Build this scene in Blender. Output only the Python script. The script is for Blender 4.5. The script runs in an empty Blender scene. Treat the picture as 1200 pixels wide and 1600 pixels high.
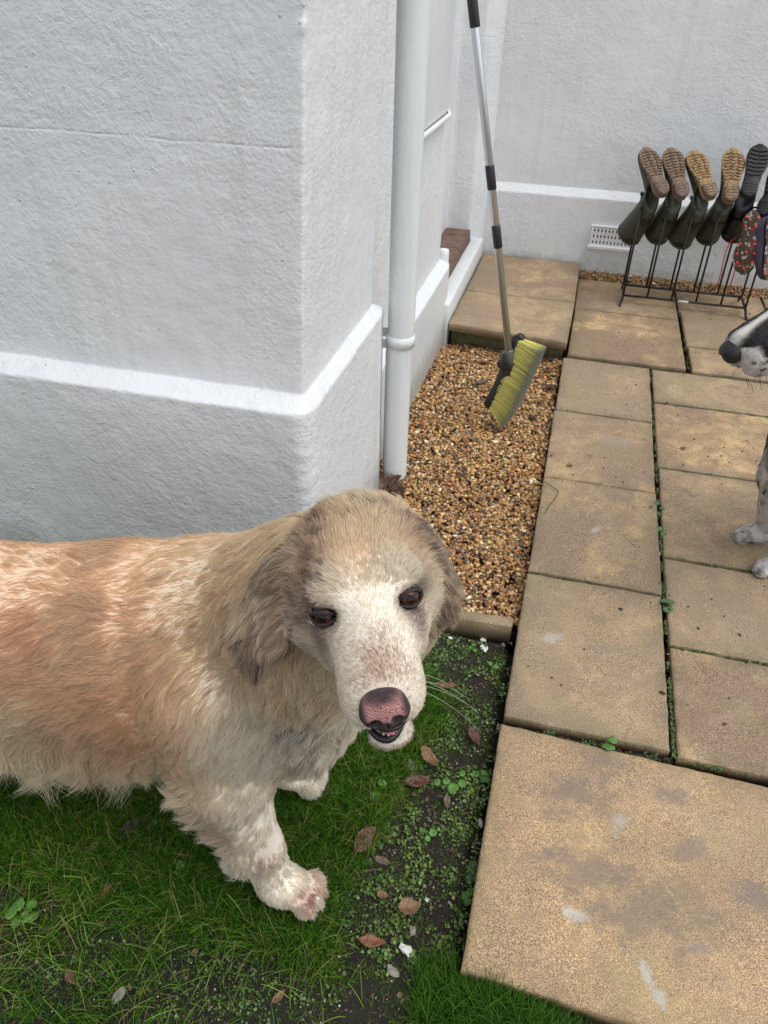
import bpy, bmesh, math, random
import numpy as np
from mathutils import Vector, Matrix, kdtree

random.seed(7)
RNG = np.random.default_rng(11)
SC = bpy.context.scene

# ------------------------------------------------------------------ camera
CAM_R = np.array([[0.96857447, 0.24762985, 0.02330144],      # right
                  [0.16305416, -0.56142472, -0.81130489],    # down
                  [-0.1878213, 0.7896086, -0.58415873]])     # forward
CAM_H = 1.3
FPX = 1200.0
cd = bpy.data.cameras.new('camera')
cam = bpy.data.objects.new('camera', cd)
SC.collection.objects.link(cam)
cd.sensor_fit = 'VERTICAL'; cd.sensor_height = 36.0; cd.sensor_width = 27.0
cd.lens = 36.0 * FPX / 1600.0
cd.clip_start = 0.05; cd.clip_end = 500
mm = Matrix(((CAM_R[0][0], -CAM_R[1][0], -CAM_R[2][0], 0),
             (CAM_R[0][1], -CAM_R[1][1], -CAM_R[2][1], 0),
             (CAM_R[0][2], -CAM_R[1][2], -CAM_R[2][2], CAM_H),
             (0, 0, 0, 1)))
cam.matrix_world = mm
SC.camera = cam

# ------------------------------------------------------------------ sky, sun, exposure
SUN_EL, SUN_AZ = math.radians(64), math.radians(108)          # azimuth clockwise from +Y
wd = bpy.data.worlds.new('World'); SC.world = wd; wd.use_nodes = True
nt = wd.node_tree; nt.nodes.clear()
wo = nt.nodes.new('ShaderNodeOutputWorld'); bg = nt.nodes.new('ShaderNodeBackground')
sk = nt.nodes.new('ShaderNodeTexSky'); sk.sky_type = 'NISHITA'; sk.sun_disc = False
sk.sun_elevation = SUN_EL; sk.sun_rotation = SUN_AZ
hs = nt.nodes.new('ShaderNodeHueSaturation'); hs.inputs['Saturation'].default_value = 0.20
nt.links.new(sk.outputs[0], hs.inputs['Color']); nt.links.new(hs.outputs[0], bg.inputs['Color'])
bg.inputs['Strength'].default_value = 0.15
nt.links.new(bg.outputs[0], wo.inputs['Surface'])
sl = bpy.data.lights.new('sun', 'SUN'); sl.energy = 1.25; sl.angle = math.radians(42); sl.color = (1.0, 0.985, 0.95)
so = bpy.data.objects.new('sun', sl); SC.collection.objects.link(so)
sd = Vector((math.sin(SUN_AZ) * math.cos(SUN_EL), math.cos(SUN_AZ) * math.cos(SUN_EL), math.sin(SUN_EL)))
so.rotation_euler = sd.to_track_quat('Z', 'Y').to_euler()
so.location = (0, 0, 6)
SC.view_settings.view_transform = 'Standard'
SC.view_settings.look = 'None'
SC.view_settings.exposure = 0.52
SC.view_settings.gamma = 1.0
SC.view_settings.use_curve_mapping = False
SC.render.engine = 'CYCLES'
SC.cycles.use_denoising = True
SC.cycles.max_bounces = 8
SC.cycles.transparent_max_bounces = 8
try:
    SC.cycles_curves.shape = 'RIBBONS'; SC.cycles_curves.subdivisions = 2
except Exception:
    pass

# ------------------------------------------------------------------ helpers
def link(o, parent=None):
    SC.collection.objects.link(o)
    if parent is not None: o.parent = parent
    return o

def tag(o, label=None, cat=None, group=None, kind=None):
    if label: o['label'] = label
    if cat: o['category'] = cat
    if group: o['group'] = group
    if kind: o['kind'] = kind
    return o

def empty(name, loc=(0, 0, 0), label=None, cat=None, group=None, kind=None, rz=0):
    o = bpy.data.objects.new(name, None); o.location = loc; o.rotation_euler = (0, 0, rz)
    o.empty_display_size = 0.05
    link(o); tag(o, label, cat, group, kind)
    return o

def local_parent(o, parent):
    """parent an object built in world coordinates below an Empty placed in the world"""
    o.parent = parent
    o.matrix_parent_inverse = parent.matrix_basis.inverted()
    return o

class MB:
    """collects pieces into one mesh"""
    def __init__(s): s.v = []; s.f = []; s.n = 0; s.c = []
    def add(s, v, f, col=None):
        v = np.asarray(v, float).reshape(-1, 3)
        s.v.append(v); s.f.extend([tuple(i + s.n for i in q) for q in f]); s.n += len(v)
        if col is not None: s.c.append(np.tile(np.array([*col, 1.0]), (len(v), 1)))
        elif s.c: s.c.append(np.ones((len(v), 4)))
        return s
    def mesh(s, name, smooth=True):
        me = bpy.data.meshes.new(name)
        me.from_pydata(np.concatenate(s.v).tolist() if s.v else [], [], s.f)
        if smooth: me.polygons.foreach_set('use_smooth', [True] * len(me.polygons))
        if s.c:
            a = me.color_attributes.new('col', 'FLOAT_COLOR', 'POINT')
            a.data.foreach_set('color', np.concatenate(s.c).astype(np.float32).ravel())
        me.update()
        return me
    def build(s, name, mat, parent=None, smooth=True, bevel=0, world=False):
        o = bpy.data.objects.new(name, s.mesh(name, smooth))
        if mat: o.data.materials.append(mat)
        link(o)
        if parent is not None:
            if world: local_parent(o, parent)
            else: o.parent = parent
        if bevel:
            m = o.modifiers.new('b', 'BEVEL'); m.width = bevel; m.segments = 2; m.limit_method = 'ANGLE'
        return o

def norm(v):
    v = np.asarray(v, float); return v / (np.linalg.norm(v, axis=-1, keepdims=True) + 1e-12)

def frame(t, up=(0, 0, 1)):
    t = norm(t); up = np.asarray(up, float)
    if abs(t @ up) > 0.97: up = np.array([1.0, 0, 0])
    a = norm(np.cross(up, t)); b = np.cross(t, a)
    return a, b

def box_vf(c, s, R=None):
    v = np.array([[x, y, z] for x in (-.5, .5) for y in (-.5, .5) for z in (-.5, .5)]) * np.array(s)
    if R is not None: v = v @ np.asarray(R)
    f = [(0, 1, 3, 2), (4, 6, 7, 5), (0, 4, 5, 1), (2, 3, 7, 6), (0, 2, 6, 4), (1, 5, 7, 3)]
    return v + np.array(c), f

def tube_vf(pts, rad, n=10, cap=True, flat=1.0, up=(0, 0, 1)):
    pts = np.asarray(pts, float); m = len(pts)
    rad = np.full(m, rad) if np.isscalar(rad) else np.asarray(rad)
    V = []; a0 = None
    for i in range(m):
        t = pts[min(i + 1, m - 1)] - pts[max(i - 1, 0)]
        if a0 is None: a, b = frame(t, up)
        else:
            t = norm(t); a = norm(a0 - t * (a0 @ t)); b = np.cross(t, a)
        a0 = a
        th = np.linspace(0, 2 * np.pi, n, endpoint=False)
        V.append(pts[i] + rad[i] * (np.cos(th)[:, None] * a + np.sin(th)[:, None] * b * flat))
    F = []
    for i in range(m - 1):
        for j in range(n):
            k = (j + 1) % n
            F.append((i * n + j, i * n + k, (i + 1) * n + k, (i + 1) * n + j))
    if cap:
        F.append(tuple(range(n - 1, -1, -1))); F.append(tuple(range((m - 1) * n, m * n)))
    return np.concatenate(V), F

def loft_vf(rings, cap=True):
    n = len(rings[0]); F = []
    for i in range(len(rings) - 1):
        for j in range(n):
            k = (j + 1) % n
            F.append((i * n + j, i * n + k, (i + 1) * n + k, (i + 1) * n + j))
    if cap:
        F.append(tuple(range(n - 1, -1, -1))); F.append(tuple(range((len(rings) - 1) * n, len(rings) * n)))
    return np.concatenate(rings), F

def sphere_vf(c, r, nu=16, nv=10):
    r = np.array(r) * np.ones(3); V = [np.array([0, 0, 1.0])]; F = []
    for i in range(1, nv):
        ph = math.pi * i / nv
        for j in range(nu):
            th = 2 * math.pi * j / nu
            V.append(np.array([math.sin(ph) * math.cos(th), math.sin(ph) * math.sin(th), math.cos(ph)]))
    V.append(np.array([0, 0, -1.0])); L = len(V) - 1
    for j in range(nu):
        k = (j + 1) % nu
        F.append((0, 1 + j, 1 + k)); F.append((L, L - nu + k, L - nu + j))
        for i in range(nv - 2):
            a = 1 + i * nu
            F.append((a + j, a + nu + j, a + nu + k, a + k))
    return np.array(V) * r + np.array(c), F

# numpy gradient noise
_P = np.random.default_rng(3).permutation(256); _P = np.concatenate([_P, _P])
_G = norm(np.random.default_rng(4).normal(size=(256, 3)))
def perlin(p):
    p = np.asarray(p, float); i = np.floor(p).astype(int); f = p - i; i &= 255
    u = f * f * f * (f * (f * 6 - 15) + 10); r = 0
    for dx in (0, 1):
        for dy in (0, 1):
            for dz in (0, 1):
                h = _P[_P[_P[(i[..., 0] + dx) & 255] + ((i[..., 1] + dy) & 255)] + ((i[..., 2] + dz) & 255)]
                g = _G[h]; d = f - np.array([dx, dy, dz])
                w = (u[..., 0] if dx else 1 - u[..., 0]) * (u[..., 1] if dy else 1 - u[..., 1]) * (u[..., 2] if dz else 1 - u[..., 2])
                r = r + w * (g * d).sum(-1)
    return r * 1.6
def fbm(p, o=4):
    p = np.asarray(p, float); r = 0; a = 1; s = 0
    for k in range(o):
        r = r + a * perlin(p * 2 ** k + 17.3 * k); s += a; a *= .5
    return r / s
def sstep(a, b, x):
    t = np.clip((x - a) / (b - a), 0, 1); return t * t * (3 - 2 * t)

def ray(px, py):
    return CAM_R.T @ np.array([(px - 600) / FPX, (py - 800) / FPX, 1.0])
def at(px, py, ax=2, val=0.0):
    """survey: the point where the sight line through a photo position meets the plane axis=val"""
    d = ray(px, py); t = (val - (CAM_H if ax == 2 else 0)) / d[ax]
    return d * t + np.array([0, 0, CAM_H])
def at_depth(px, py, dep): return ray(px, py) * dep + np.array([0, 0, CAM_H])

# ------------------------------------------------------------------ materials
class NT:
    def __init__(s, name):
        s.m = bpy.data.materials.new(name); s.m.use_nodes = True; s.t = s.m.node_tree
        s.b = s.t.nodes['Principled BSDF']; s.tc = None
    def n(s, ty, **k):
        o = s.t.nodes.new(ty)
        for a, b in k.items():
            if a.startswith('i_'):
                key = a[2:]; key = int(key) if key.isdigit() else key.replace('_', ' ')
                s.set(o.inputs[key], b)
            else: setattr(o, a, b)
        return o
    def set(s, inp, v):
        if hasattr(v, 'is_output') or isinstance(v, bpy.types.NodeSocket): s.t.links.new(v, inp)
        else:
            if isinstance(v, (tuple, list)) and len(v) == 3 and inp.type == 'RGBA': v = (*v, 1)
            inp.default_value = v
    def co(s, scale=None, out='Object'):
        if s.tc is None: s.tc = s.n('ShaderNodeTexCoord')
        o = s.tc.outputs[out]
        if scale is not None:
            mp = s.n('ShaderNodeMapping'); s.set(mp.inputs['Vector'], o)
            mp.inputs['Scale'].default_value = scale if isinstance(scale, (tuple, list)) else (scale,) * 3
            o = mp.outputs[0]
        return o
    def noise(s, scale, detail=4, rough=.55, vec=None, dist=0):
        o = s.n('ShaderNodeTexNoise'); s.set(o.inputs['Vector'], vec if vec is not None else s.co())
        o.inputs['Scale'].default_value = scale; o.inputs['Detail'].default_value = detail
        o.inputs['Roughness'].default_value = rough; o.inputs['Distortion'].default_value = dist
        return o.outputs['Fac']
    def vor(s, scale, vec=None, feature='F1', out='Distance'):
        o = s.n('ShaderNodeTexVoronoi', feature=feature); s.set(o.inputs['Vector'], vec if vec is not None else s.co())
        o.inputs['Scale'].default_value = scale
        return o.outputs[out]
    def ramp(s, f, stops):
        o = s.n('ShaderNodeValToRGB'); s.set(o.inputs[0], f); cr = o.color_ramp
        while len(cr.elements) < len(stops): cr.elements.new(.5)
        for e, (p, c) in zip(cr.elements, stops):
            e.position = p
            if not isinstance(c, (tuple, list)): c = (c, c, c)
            e.color = (*c, 1)
        return o.outputs[0]
    def mix(s, f, a, b, mode='MIX'):
        o = s.n('ShaderNodeMixRGB', blend_type=mode); s.set(o.inputs[0], f); s.set(o.inputs[1], a); s.set(o.inputs[2], b)
        return o.outputs[0]
    def math(s, op, a, b=0.0, c=None):
        o = s.n('ShaderNodeMath', operation=op); s.set(o.inputs[0], a); s.set(o.inputs[1], b)
        if c is not None: s.set(o.inputs[2], c)
        return o.outputs[0]
    def sep(s, v=None):
        o = s.n('ShaderNodeSeparateXYZ'); s.set(o.inputs[0], v if v is not None else s.co()); return o.outputs
    def attr(s, name, out='Color'):
        return s.n('ShaderNodeAttribute', attribute_name=name).outputs[out]
    def bump(s, h, strength=1, dist=.01, nrm=None):
        o = s.n('ShaderNodeBump'); s.set(o.inputs['Height'], h); o.inputs['Strength'].default_value = strength
        o.inputs['Distance'].default_value = dist
        if nrm is not None: s.set(o.inputs['Normal'], nrm)
        return o.outputs[0]
    def out(s, col=None, rough=None, nrm=None, **k):
        if col is not None: s.set(s.b.inputs['Base Color'], col)
        if rough is not None: s.set(s.b.inputs['Roughness'], rough)
        if nrm is not None: s.set(s.b.inputs['Normal'], nrm)
        for a, b in k.items(): s.set(s.b.inputs[a.replace('_', ' ')], b)
        return s.m

MAT = {}
def wall_paint():
    t = NT('white_masonry_paint')
    co = t.co()
    n1 = t.noise(14, 6, .6); n2 = t.noise(95, 5, .65); n3 = t.noise(3.0, 3)
    vv = t.vor(130)
    # hairline cracks in the render
    x, y, z = t.sep()
    w = t.noise(9, 4); wz = t.math('MULTIPLY_ADD', w, .02, -0.01)
    def crack(z0, slope, x0, x1, width=.004):
        d = t.math('SUBTRACT', t.math('ADD', z, wz), z0)
        d = t.math('ADD', d, t.math('MULTIPLY', x, slope))
        d = t.math('ABSOLUTE', d)
        r = t.n('ShaderNodeMapRange', clamp=True); t.set(r.inputs[0], d); r.inputs[1].default_value = 0
        r.inputs[2].default_value = width; r.inputs[3].default_value = -1; r.inputs[4].default_value = 0
        return t.math('MULTIPLY', r.outputs[0], t.math('MULTIPLY', t.math('LESS_THAN', x, x1), t.math('GREATER_THAN', x, x0)))
    c1 = crack(1.03, 0.0, -3, -.504)
    zone = t.ramp(t.noise(1.7, 2), [(.42, .25), (.58, 1)])
    h = t.math('ADD', t.math('MULTIPLY', n1, .9), t.math('MULTIPLY', t.math('ADD', t.math('MULTIPLY', n2, .50), t.math('MULTIPLY', t.noise(40, 5, .65, dist=.8), .8)), zone))
    msk = t.ramp(t.noise(4.5, 3), [(.42, 0), (.6, 1)])
    h = t.math('ADD', h, t.math('MULTIPLY', t.math('MULTIPLY', vv, msk), -.16))
    wv = t.n('ShaderNodeTexNoise'); t.set(wv.inputs['Vector'], t.co((7, 7, 26))); wv.inputs['Scale'].default_value = 5; wv.inputs['Detail'].default_value = 3
    h = t.math('ADD', h, t.math('MULTIPLY', wv.outputs[0], .12))
    nb = t.bump(h, .62, .008)
    nb = t.bump(t.math('MULTIPLY', c1, t.ramp(t.noise(16, 3), [(.35, .15), (.6, 1)])), .55, .0020, nb)
    # raised drips and specks
    sp = t.ramp(t.vor(34), [(.06, 1), (.11, 0)])
    spm = t.math('MULTIPLY', sp, t.ramp(t.noise(11, 2), [(.5, 0), (.6, 1)]))
    nb = t.bump(spm, .8, .0035, nb)
    zz = t.ramp(t.math('ADD', z, t.math('MULTIPLY', t.noise(6), .25)), [(.06, 1), (.42, 0)])
    col = t.mix(t.ramp(n3, [(.35, 0), (.7, 1)]), (.74, .76, .775), (.69, .71, .73))
    col = t.mix(t.math('MULTIPLY', zz, .28), col, (.50, .56, .52))
    sd_ = t.ramp(t.math('ADD', z, t.math('MULTIPLY', t.math('SUBTRACT', t.noise(18, 6, .7), .5), .22)), [(.0, 1), (.11, 0)])
    col = t.mix(t.math('MULTIPLY', sd_, .6), col, (.26, .24, .19))
    rn = t.n('ShaderNodeTexNoise'); t.set(rn.inputs['Vector'], t.co((26, 26, 1.6))); rn.inputs['Scale'].default_value = 1; rn.inputs['Detail'].default_value = 4
    col = t.mix(t.math('MULTIPLY', t.ramp(rn.outputs[0], [(.54, 0), (.72, 1)]), .16), col, (.42, .44, .42))
    st = t.ramp(t.noise(30, 6, .7), [(.70, 0), (.76, 1)])
    col = t.mix(t.math('MULTIPLY', st, .35), col, (.45, .46, .44))
    return t.out(col, .48, nb)
MAT['wall'] = wall_paint()

def paint_smooth():
    t = NT('white_gloss_paint')
    x, y, z = t.sep()
    n = t.noise(22, 5, .6)
    col = t.mix(t.ramp(t.noise(2.5, 3), [(.3, 0), (.7, 1)]), (.74, .765, .77), (.66, .69, .695))
    d = t.ramp(t.noise(70, 4, .7), [(.68, 0), (.72, 1)])
    col = t.mix(t.math('MULTIPLY', d, .4), col, (.4, .41, .4))
    st = t.n('ShaderNodeTexNoise'); t.set(st.inputs['Vector'], t.co((60, 60, 3))); st.inputs['Scale'].default_value = 1
    col = t.mix(t.math('MULTIPLY', t.ramp(st.outputs[0], [(.5, 0), (.75, 1)]), .25), col, (.5, .52, .52))
    nb = t.bump(t.math('ADD', n, t.math('MULTIPLY', t.noise(160, 3), .12)), .35, .004)
    return t.out(col, .35, nb)
MAT['gloss'] = paint_smooth()

def stone(name='buff_paving_stone', wet=.0, green=.12):
    t = NT(name)
    g = t.noise(620, 2, .8); g2 = t.noise(300, 3, .8); big = t.noise(2.6, 5, .6, dist=.6); mid = t.noise(9, 5, .62, dist=.4)
    rnd = t.n('ShaderNodeObjectInfo').outputs['Random']
    base = t.mix(t.ramp(mid, [(.38, 0), (.60, 1)]), (.52, .39, .235), (.31, .23, .155))
    base = t.mix(t.ramp(big, [(.44, 0), (.56, .9)]), base, (.235, .175, .135))
    base = t.mix(t.math('MULTIPLY', t.ramp(t.noise(17, 6, .7, dist=.8), [(.48, 0), (.60, 1)]), .55), base, (.20, .145, .11))
    base = t.mix(t.math('MULTIPLY', t.ramp(t.noise(3.2, 4, .6, dist=1.0), [(.55, 0), (.68, 1)]), .6), base, (.35, .285, .24))
    base = t.mix(t.math('MULTIPLY', rnd, .70), base, (.285, .235, .18))
    sp = t.ramp(g, [(.38, (.16, .12, .08)), (.5, (.5, .48, .46)), (.60, (.97, .90, .76))])
    base = t.mix(.95, base, sp, 'OVERLAY')
    sp2 = t.ramp(g2, [(.34, (.25, .20, .16)), (.5, (.5, .5, .5)), (.66, (.76, .70, .60))])
    base = t.mix(.7, base, sp2, 'OVERLAY')
    dk = t.ramp(t.vor(130), [(.10, 1), (.20, 0)])
    dkm = t.math('MULTIPLY', dk, t.ramp(t.noise(13, 3), [(.5, 0), (.62, 1)]))
    base = t.mix(t.math('MULTIPLY', dkm, .55), base, (.12, .085, .06))
    gm = t.math('MULTIPLY', t.ramp(t.noise(5, 5, .65), [(.5, 0), (.72, 1)]), green * 3)
    base = t.mix(gm, base, (.27, .26, .11))
    ed = t.attr('edge', 'Fac')
    base = t.mix(t.math('MULTIPLY', t.math('MULTIPLY', ed, t.ramp(t.noise(14, 4), [(.35, .1), (.6, .8)])), .75), base, (.12, .105, .055))
    h = t.math('ADD', t.math('MULTIPLY', g, .30), t.math('ADD', t.math('MULTIPLY', g2, .4), t.math('MULTIPLY', mid, 1.3)))
    nb = t.bump(h, .6, .004)
    return t, base, nb
def scar(t, base, c, r, ang, sx, col=(.62, .60, .56), thr=.05):
    mp = t.n('ShaderNodeMapping'); t.set(mp.inputs['Vector'], t.co()); mp.vector_type = 'TEXTURE'
    mp.inputs['Location'].default_value = (c[0], c[1], 0); mp.inputs['Rotation'].default_value = (0, 0, ang); mp.inputs['Scale'].default_value = (r * sx, r, 1)
    s = t.sep(mp.outputs[0]); d = t.math('SQRT', t.math('ADD', t.math('MULTIPLY', s[0], s[0]), t.math('MULTIPLY', s[1], s[1])))
    d = t.math('ADD', d, t.math('ADD', t.math('MULTIPLY_ADD', t.noise(24, 6, .7), 3.4, -1.7), t.math('MULTIPLY_ADD', t.noise(140, 4, .8), 1.2, -.6)))
    return t.mix(t.ramp(d, [(.30, .72), (1.15, 0)]), base, t.mix(t.ramp(t.noise(600, 3, .8), [(.35, 0), (.65, 1)]), tuple(v * .72 for v in col), tuple(min(1, v * 1.22) for v in col)))
t_, b_, n_ = stone()
for px, py, r, an, sx, cc in [(1068, 766, .020, 0, 1.2, (.20, .14, .10)), (1082, 776, .014, .4, 1.3, (.20, .14, .10)), (1150, 606, .020, 0, 2.2, (.22, .16, .12)), (1168, 615, .012, 0, 2, (.2, .15, .11)), (1110, 738, .03, 0, 3, (.30, .23, .17)),
                              (860, 995, .020, .3, 1.6, (.45, .41, .36)), (945, 1015, .018, .1, 2.0, (.27, .22, .17)), (930, 828, .012, 1.0, 2.5, (.48, .43, .36)), (930, 595, .03, 0, 2.5, (.30, .23, .17)), (960, 690, .04, .1, 2.2, (.31, .25, .19))]:
    P = at(px, py); b_ = scar(t_, b_, P, r, an, sx, cc)
MAT['stone'] = t_.out(b_, .68, n_)
t_, b_, n_ = stone('buff_paving_stone_with_pale_scars'); b_ = t_.mix(1, b_, (1.20, 1.14, 1.04), 'MULTIPLY')
for px, py, r, an, sx, cc in [(895, 1428, .015, -.1, 2.2, (.60, .58, .54)), (968, 1290, .018, 1.2, 1.7, (.42, .38, .33)), (1010, 1520, .012, 1.9, 2.0, (.52, .50, .46)),
                              (1030, 1560, .012, 2.1, 1.4, (.50, .48, .44)), (1095, 1482, .014, .35, 2.4, (.26, .215, .19)), (900, 1240, .060, .5, 1.5, (.20, .155, .125)), (945, 1190, .035, .2, 1.4, (.21, .165, .13)), (1050, 1245, .025, .2, 1.6, (.22, .17, .13)), (840, 1340, .02, .2, 2.5, (.24, .18, .15)), (1080, 1330, .03, .5, 1.5, (.24, .19, .14)),
                              (1010, 1420, .075, .1, 1.8, (.22, .17, .125)), (1180, 1405, .035, .1, 1.4, (.21, .165, .14)), (915, 1360, .065, .3, 1.4, (.24, .18, .13))]:
    P = at(px, py); b_ = scar(t_, b_, P, r, an, sx, cc)
MAT['stone_big'] = t_.out(b_, .68, n_)

def soil():
    t = NT('damp_soil')
    n = t.noise(55, 8, .78); g = t.noise(300, 3, .6)
    col = t.mix(t.ramp(n, [(.3, 0), (.7, 1)]), (.018, .013, .009), (.060, .043, .030))
    col = t.mix(t.ramp(t.noise(7, 5, .65), [(.48, 0), (.62, .7)]), col, (.035, .055, .018))
    col = t.mix(t.ramp(g, [(.66, 0), (.74, .6)]), col, (.20, .17, .13))
    return t.out(col, t.ramp(n, [(.3, .55), (.7, .95)]), t.bump(t.math('ADD', n, t.math('MULTIPLY', g, .4)), 1.0, .03))
MAT['soil'] = soil()

def simple(name, col, rough=.5, metal=0, bump=None, var=None):
    t = NT(name); c = col
    if var: c = t.mix(t.ramp(t.noise(var[0], 5, .65), [(.35, 0), (.65, 1)]), col, var[1])
    nb = t.bump(t.noise(bump[0], 4, .6), bump[1], bump[2]) if bump else None
    return t.out(c, rough, nb, Metallic=metal)
def attr_mat(name, rough=.6, gain=None, bump=None, spec=.5, trans=0):
    t = NT(name); c = t.attr('col')
    if gain: c = t.mix(t.ramp(t.noise(gain[0], 5, .65), [(.3, 0), (.7, 1)]), c, t.mix(1, c, gain[1], 'MULTIPLY'))
    nb = t.bump(t.noise(bump[0], 4, .6), bump[1], bump[2]) if bump else None
    t.out(c, rough, nb); t.b.inputs['Specular IOR Level'].default_value = spec
    return t.m
MAT['pebble'] = attr_mat('gravel_pebble', .38, (260, (.55, .5, .45)), (400, .3, .002))
MAT['black_metal'] = simple('black_painted_metal', (.012, .012, .013), .45, 0, (90, .3, .002))
MAT['black_plastic'] = simple('black_plastic', (.016, .016, .018), .42)
# ================================================================== GROUND
GZ = -0.045
def soil_z(x, y):
    p = np.stack([x, y, x * 0], -1)
    z = GZ + .010 * fbm(p * 5, 3) + .004 * fbm(p * 26, 3)
    z = z - .05 * sstep(-.03, .03, x) * (y > .62) - .05 * sstep(1.36, 1.42, y)       # dips under paving and gravel
    return z
gx = np.concatenate([np.linspace(-40, -1.7, 14)[:-1], np.arange(-1.7, .5, .0125), np.linspace(.5, 40, 16)])
gy = np.concatenate([np.linspace(-40, .3, 14)[:-1], np.arange(.3, 1.6, .0125), np.linspace(1.6, 60, 20)])
X, Y = np.meshgrid(gx, gy, indexing='ij')
Z = soil_z(X, Y); far = (np.abs(X) > 1.8) | (Y < .25) | (Y > 1.7)
Z = np.where(far, np.minimum(Z, GZ - .06 * ((X > 0) | (Y > 1.7))), Z)
def grid_mesh(name, P, mat, parent=None, smooth=True, kind=None):
    n, m = P.shape[:2]
    i = (np.arange(n - 1)[:, None] * m + np.arange(m - 1)[None]).ravel()
    F = np.stack([i, i + m, i + m + 1, i + 1], -1)
    me = bpy.data.meshes.new(name); me.from_pydata(P.reshape(-1, 3).tolist(), [], F.tolist())
    me.polygons.foreach_set('use_smooth', [smooth] * len(me.polygons))
    me.materials.append(mat); o = bpy.data.objects.new(name, me); link(o, parent)
    if kind: o['kind'] = kind
    return o
grid_mesh('ground', np.stack([X, Y, Z], -1), MAT['soil'], kind='structure')

# ================================================================== PATIO
patio = empty('patio', (0, 0, 0), kind='structure')
mb = MB(); mb.add(*box_vf((.02 + 1.5, 2.33, -.09), (3.0, 3.5, .09)))
bed = mb.build('bedding', MAT['soil'], patio, smooth=False)

def slab(name, corners, mat, th=.036, z0=0.0, tilt=0, seed=0, parent=None, res=.014, warp=.0022):
    """corners BL, BR, TR, TL (xy); real thickness, worn edges, riven face"""
    c = np.array(corners, float)
    L = max(np.linalg.norm(c[1] - c[0]), np.linalg.norm(c[2] - c[3])); W = max(np.linalg.norm(c[3] - c[0]), np.linalg.norm(c[2] - c[1]))
    nu = max(8, min(60, int(L / res))); nv = max(8, min(60, int(W / res)))
    def sp(n, Ln):
        e = .0035 / Ln; return np.concatenate([[0, e * .25, e], np.linspace(e * 2.2, 1 - e * 2.2, n), [1 - e, 1 - e * .25, 1]])
    u, v = sp(nu, L), sp(nv, W)
    U, V = np.meshgrid(u, v, indexing='ij')
    P = ((1 - U) * (1 - V))[..., None] * c[0] + (U * (1 - V))[..., None] * c[1] + (U * V)[..., None] * c[2] + ((1 - U) * V)[..., None] * c[3]
    de = np.minimum(np.minimum(U, 1 - U) * L, np.minimum(V, 1 - V) * W)
    q = np.concatenate([P, np.full(P.shape[:2] + (1,), seed * 3.7)], -1)
    rnd = .0036 * (1 + .6 * fbm(q * 18, 2))
    z = z0 - .0036 * (1 - sstep(0, 1, de / rnd) ** .6) + warp * fbm(q * 7, 4) + .0007 * fbm(q * 45, 3)
    # broken edge line
    j = np.stack([fbm(q * 30 + 9, 3), fbm(q * 30 + 31, 3)], -1) * .003 * (de < .004)[..., None]
    P = P + j
    top = np.concatenate([P, z[..., None]], -1)
    n, m = top.shape[:2]
    idx = np.arange(n * m).reshape(n, m)
    i = idx[:-1, :-1].ravel(); F = np.stack([i, i + m, i + m + 1, i + 1], -1).tolist()
    loop = np.concatenate([idx[:, 0], idx[-1, 1:], idx[-2::-1, -1], idx[0, -2:0:-1]])
    vt = top.reshape(-1, 3); lo = vt[loop].copy(); k = len(loop)
    lo[:, 2] = z0 - th + .002 * fbm(lo * 20, 2); b0 = len(vt)
    for a in range(k):
        b = (a + 1) % k; F.append((int(loop[b]), int(loop[a]), b0 + a, b0 + b))
    F.append(tuple(range(b0 + k - 1, b0 - 1, -1)))
    me = bpy.data.meshes.new(name); me.from_pydata(np.concatenate([vt, lo]).tolist(), [], F)
    me.polygons.foreach_set('use_smooth', [True] * (len(F) - 1) + [False])
    ea = me.attributes.new('edge', 'FLOAT', 'POINT')
    ea.data.foreach_set('value', np.concatenate([np.exp(-de.ravel() / .020), np.ones(k) * .9]).astype(np.float32))
    me.materials.append(mat); o = bpy.data.objects.new(name, me); link(o, parent)
    return o
J = .006
SL = [  # x0, x1, y0, y1, dz
    (.010, .352, 1.112, 1.600, 0), (.015, .354, 1.610, 2.080, .001), (.014, .354, 2.088, 2.540, -.001), (.020, .356, 2.548, 3.004, .001),
    (.033, .500, 3.046, 3.575, 0), (.033, .496, 3.585, 4.005, .001),
    (.366, .905, 1.100, 1.418, -.001), (.366, .905, 1.430, 1.762, 0), (.366, .905, 1.774, 2.238, .001), (.365, .905, 2.250, 2.705, -.001),
    (.366, .905, 2.716, 2.996, .001), (.524, .905, 3.030, 3.275, 0), (.516, .905, 3.288, 3.700, .001), (.508, .905, 3.712, 4.005, -.001),
    (.915, 1.40, 1.100, 1.60, 0), (.915, 1.40, 1.61, 2.22, .001), (.915, 1.40, 2.23, 2.995, 0), (.915, 1.40, 3.03, 3.60, .001), (.915, 1.40, 3.61, 4.005, 0),
    (1.41, 1.95, 1.100, 1.95, 0), (1.41, 1.95, 1.96, 2.995, .001), (1.41, 1.95, 3.03, 4.005, 0),
    (.66, 1.25, .585, 1.082, 0), (1.26, 1.95, .585, 1.082, 0)]
for k, (x0, x1, y0, y1, dz) in enumerate(SL):
    r = random.Random(k); e = lambda: r.uniform(-.002, .002)
    slab('paving_slab', [(x0 + e(), y0 + e()), (x1 + e(), y0 + e()), (x1 + e(), y1 + e()), (x0 + e(), y1 + e())], MAT['stone'], z0=dz, seed=k, parent=patio, res=.02 if y0 > 2 else .014)
slab('paving_slab', [(.008, .585), (.652, .565), (.652, 1.070), (.008, 1.088)], MAT['stone_big'], z0=.002, seed=55, parent=patio, res=.011)
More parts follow.
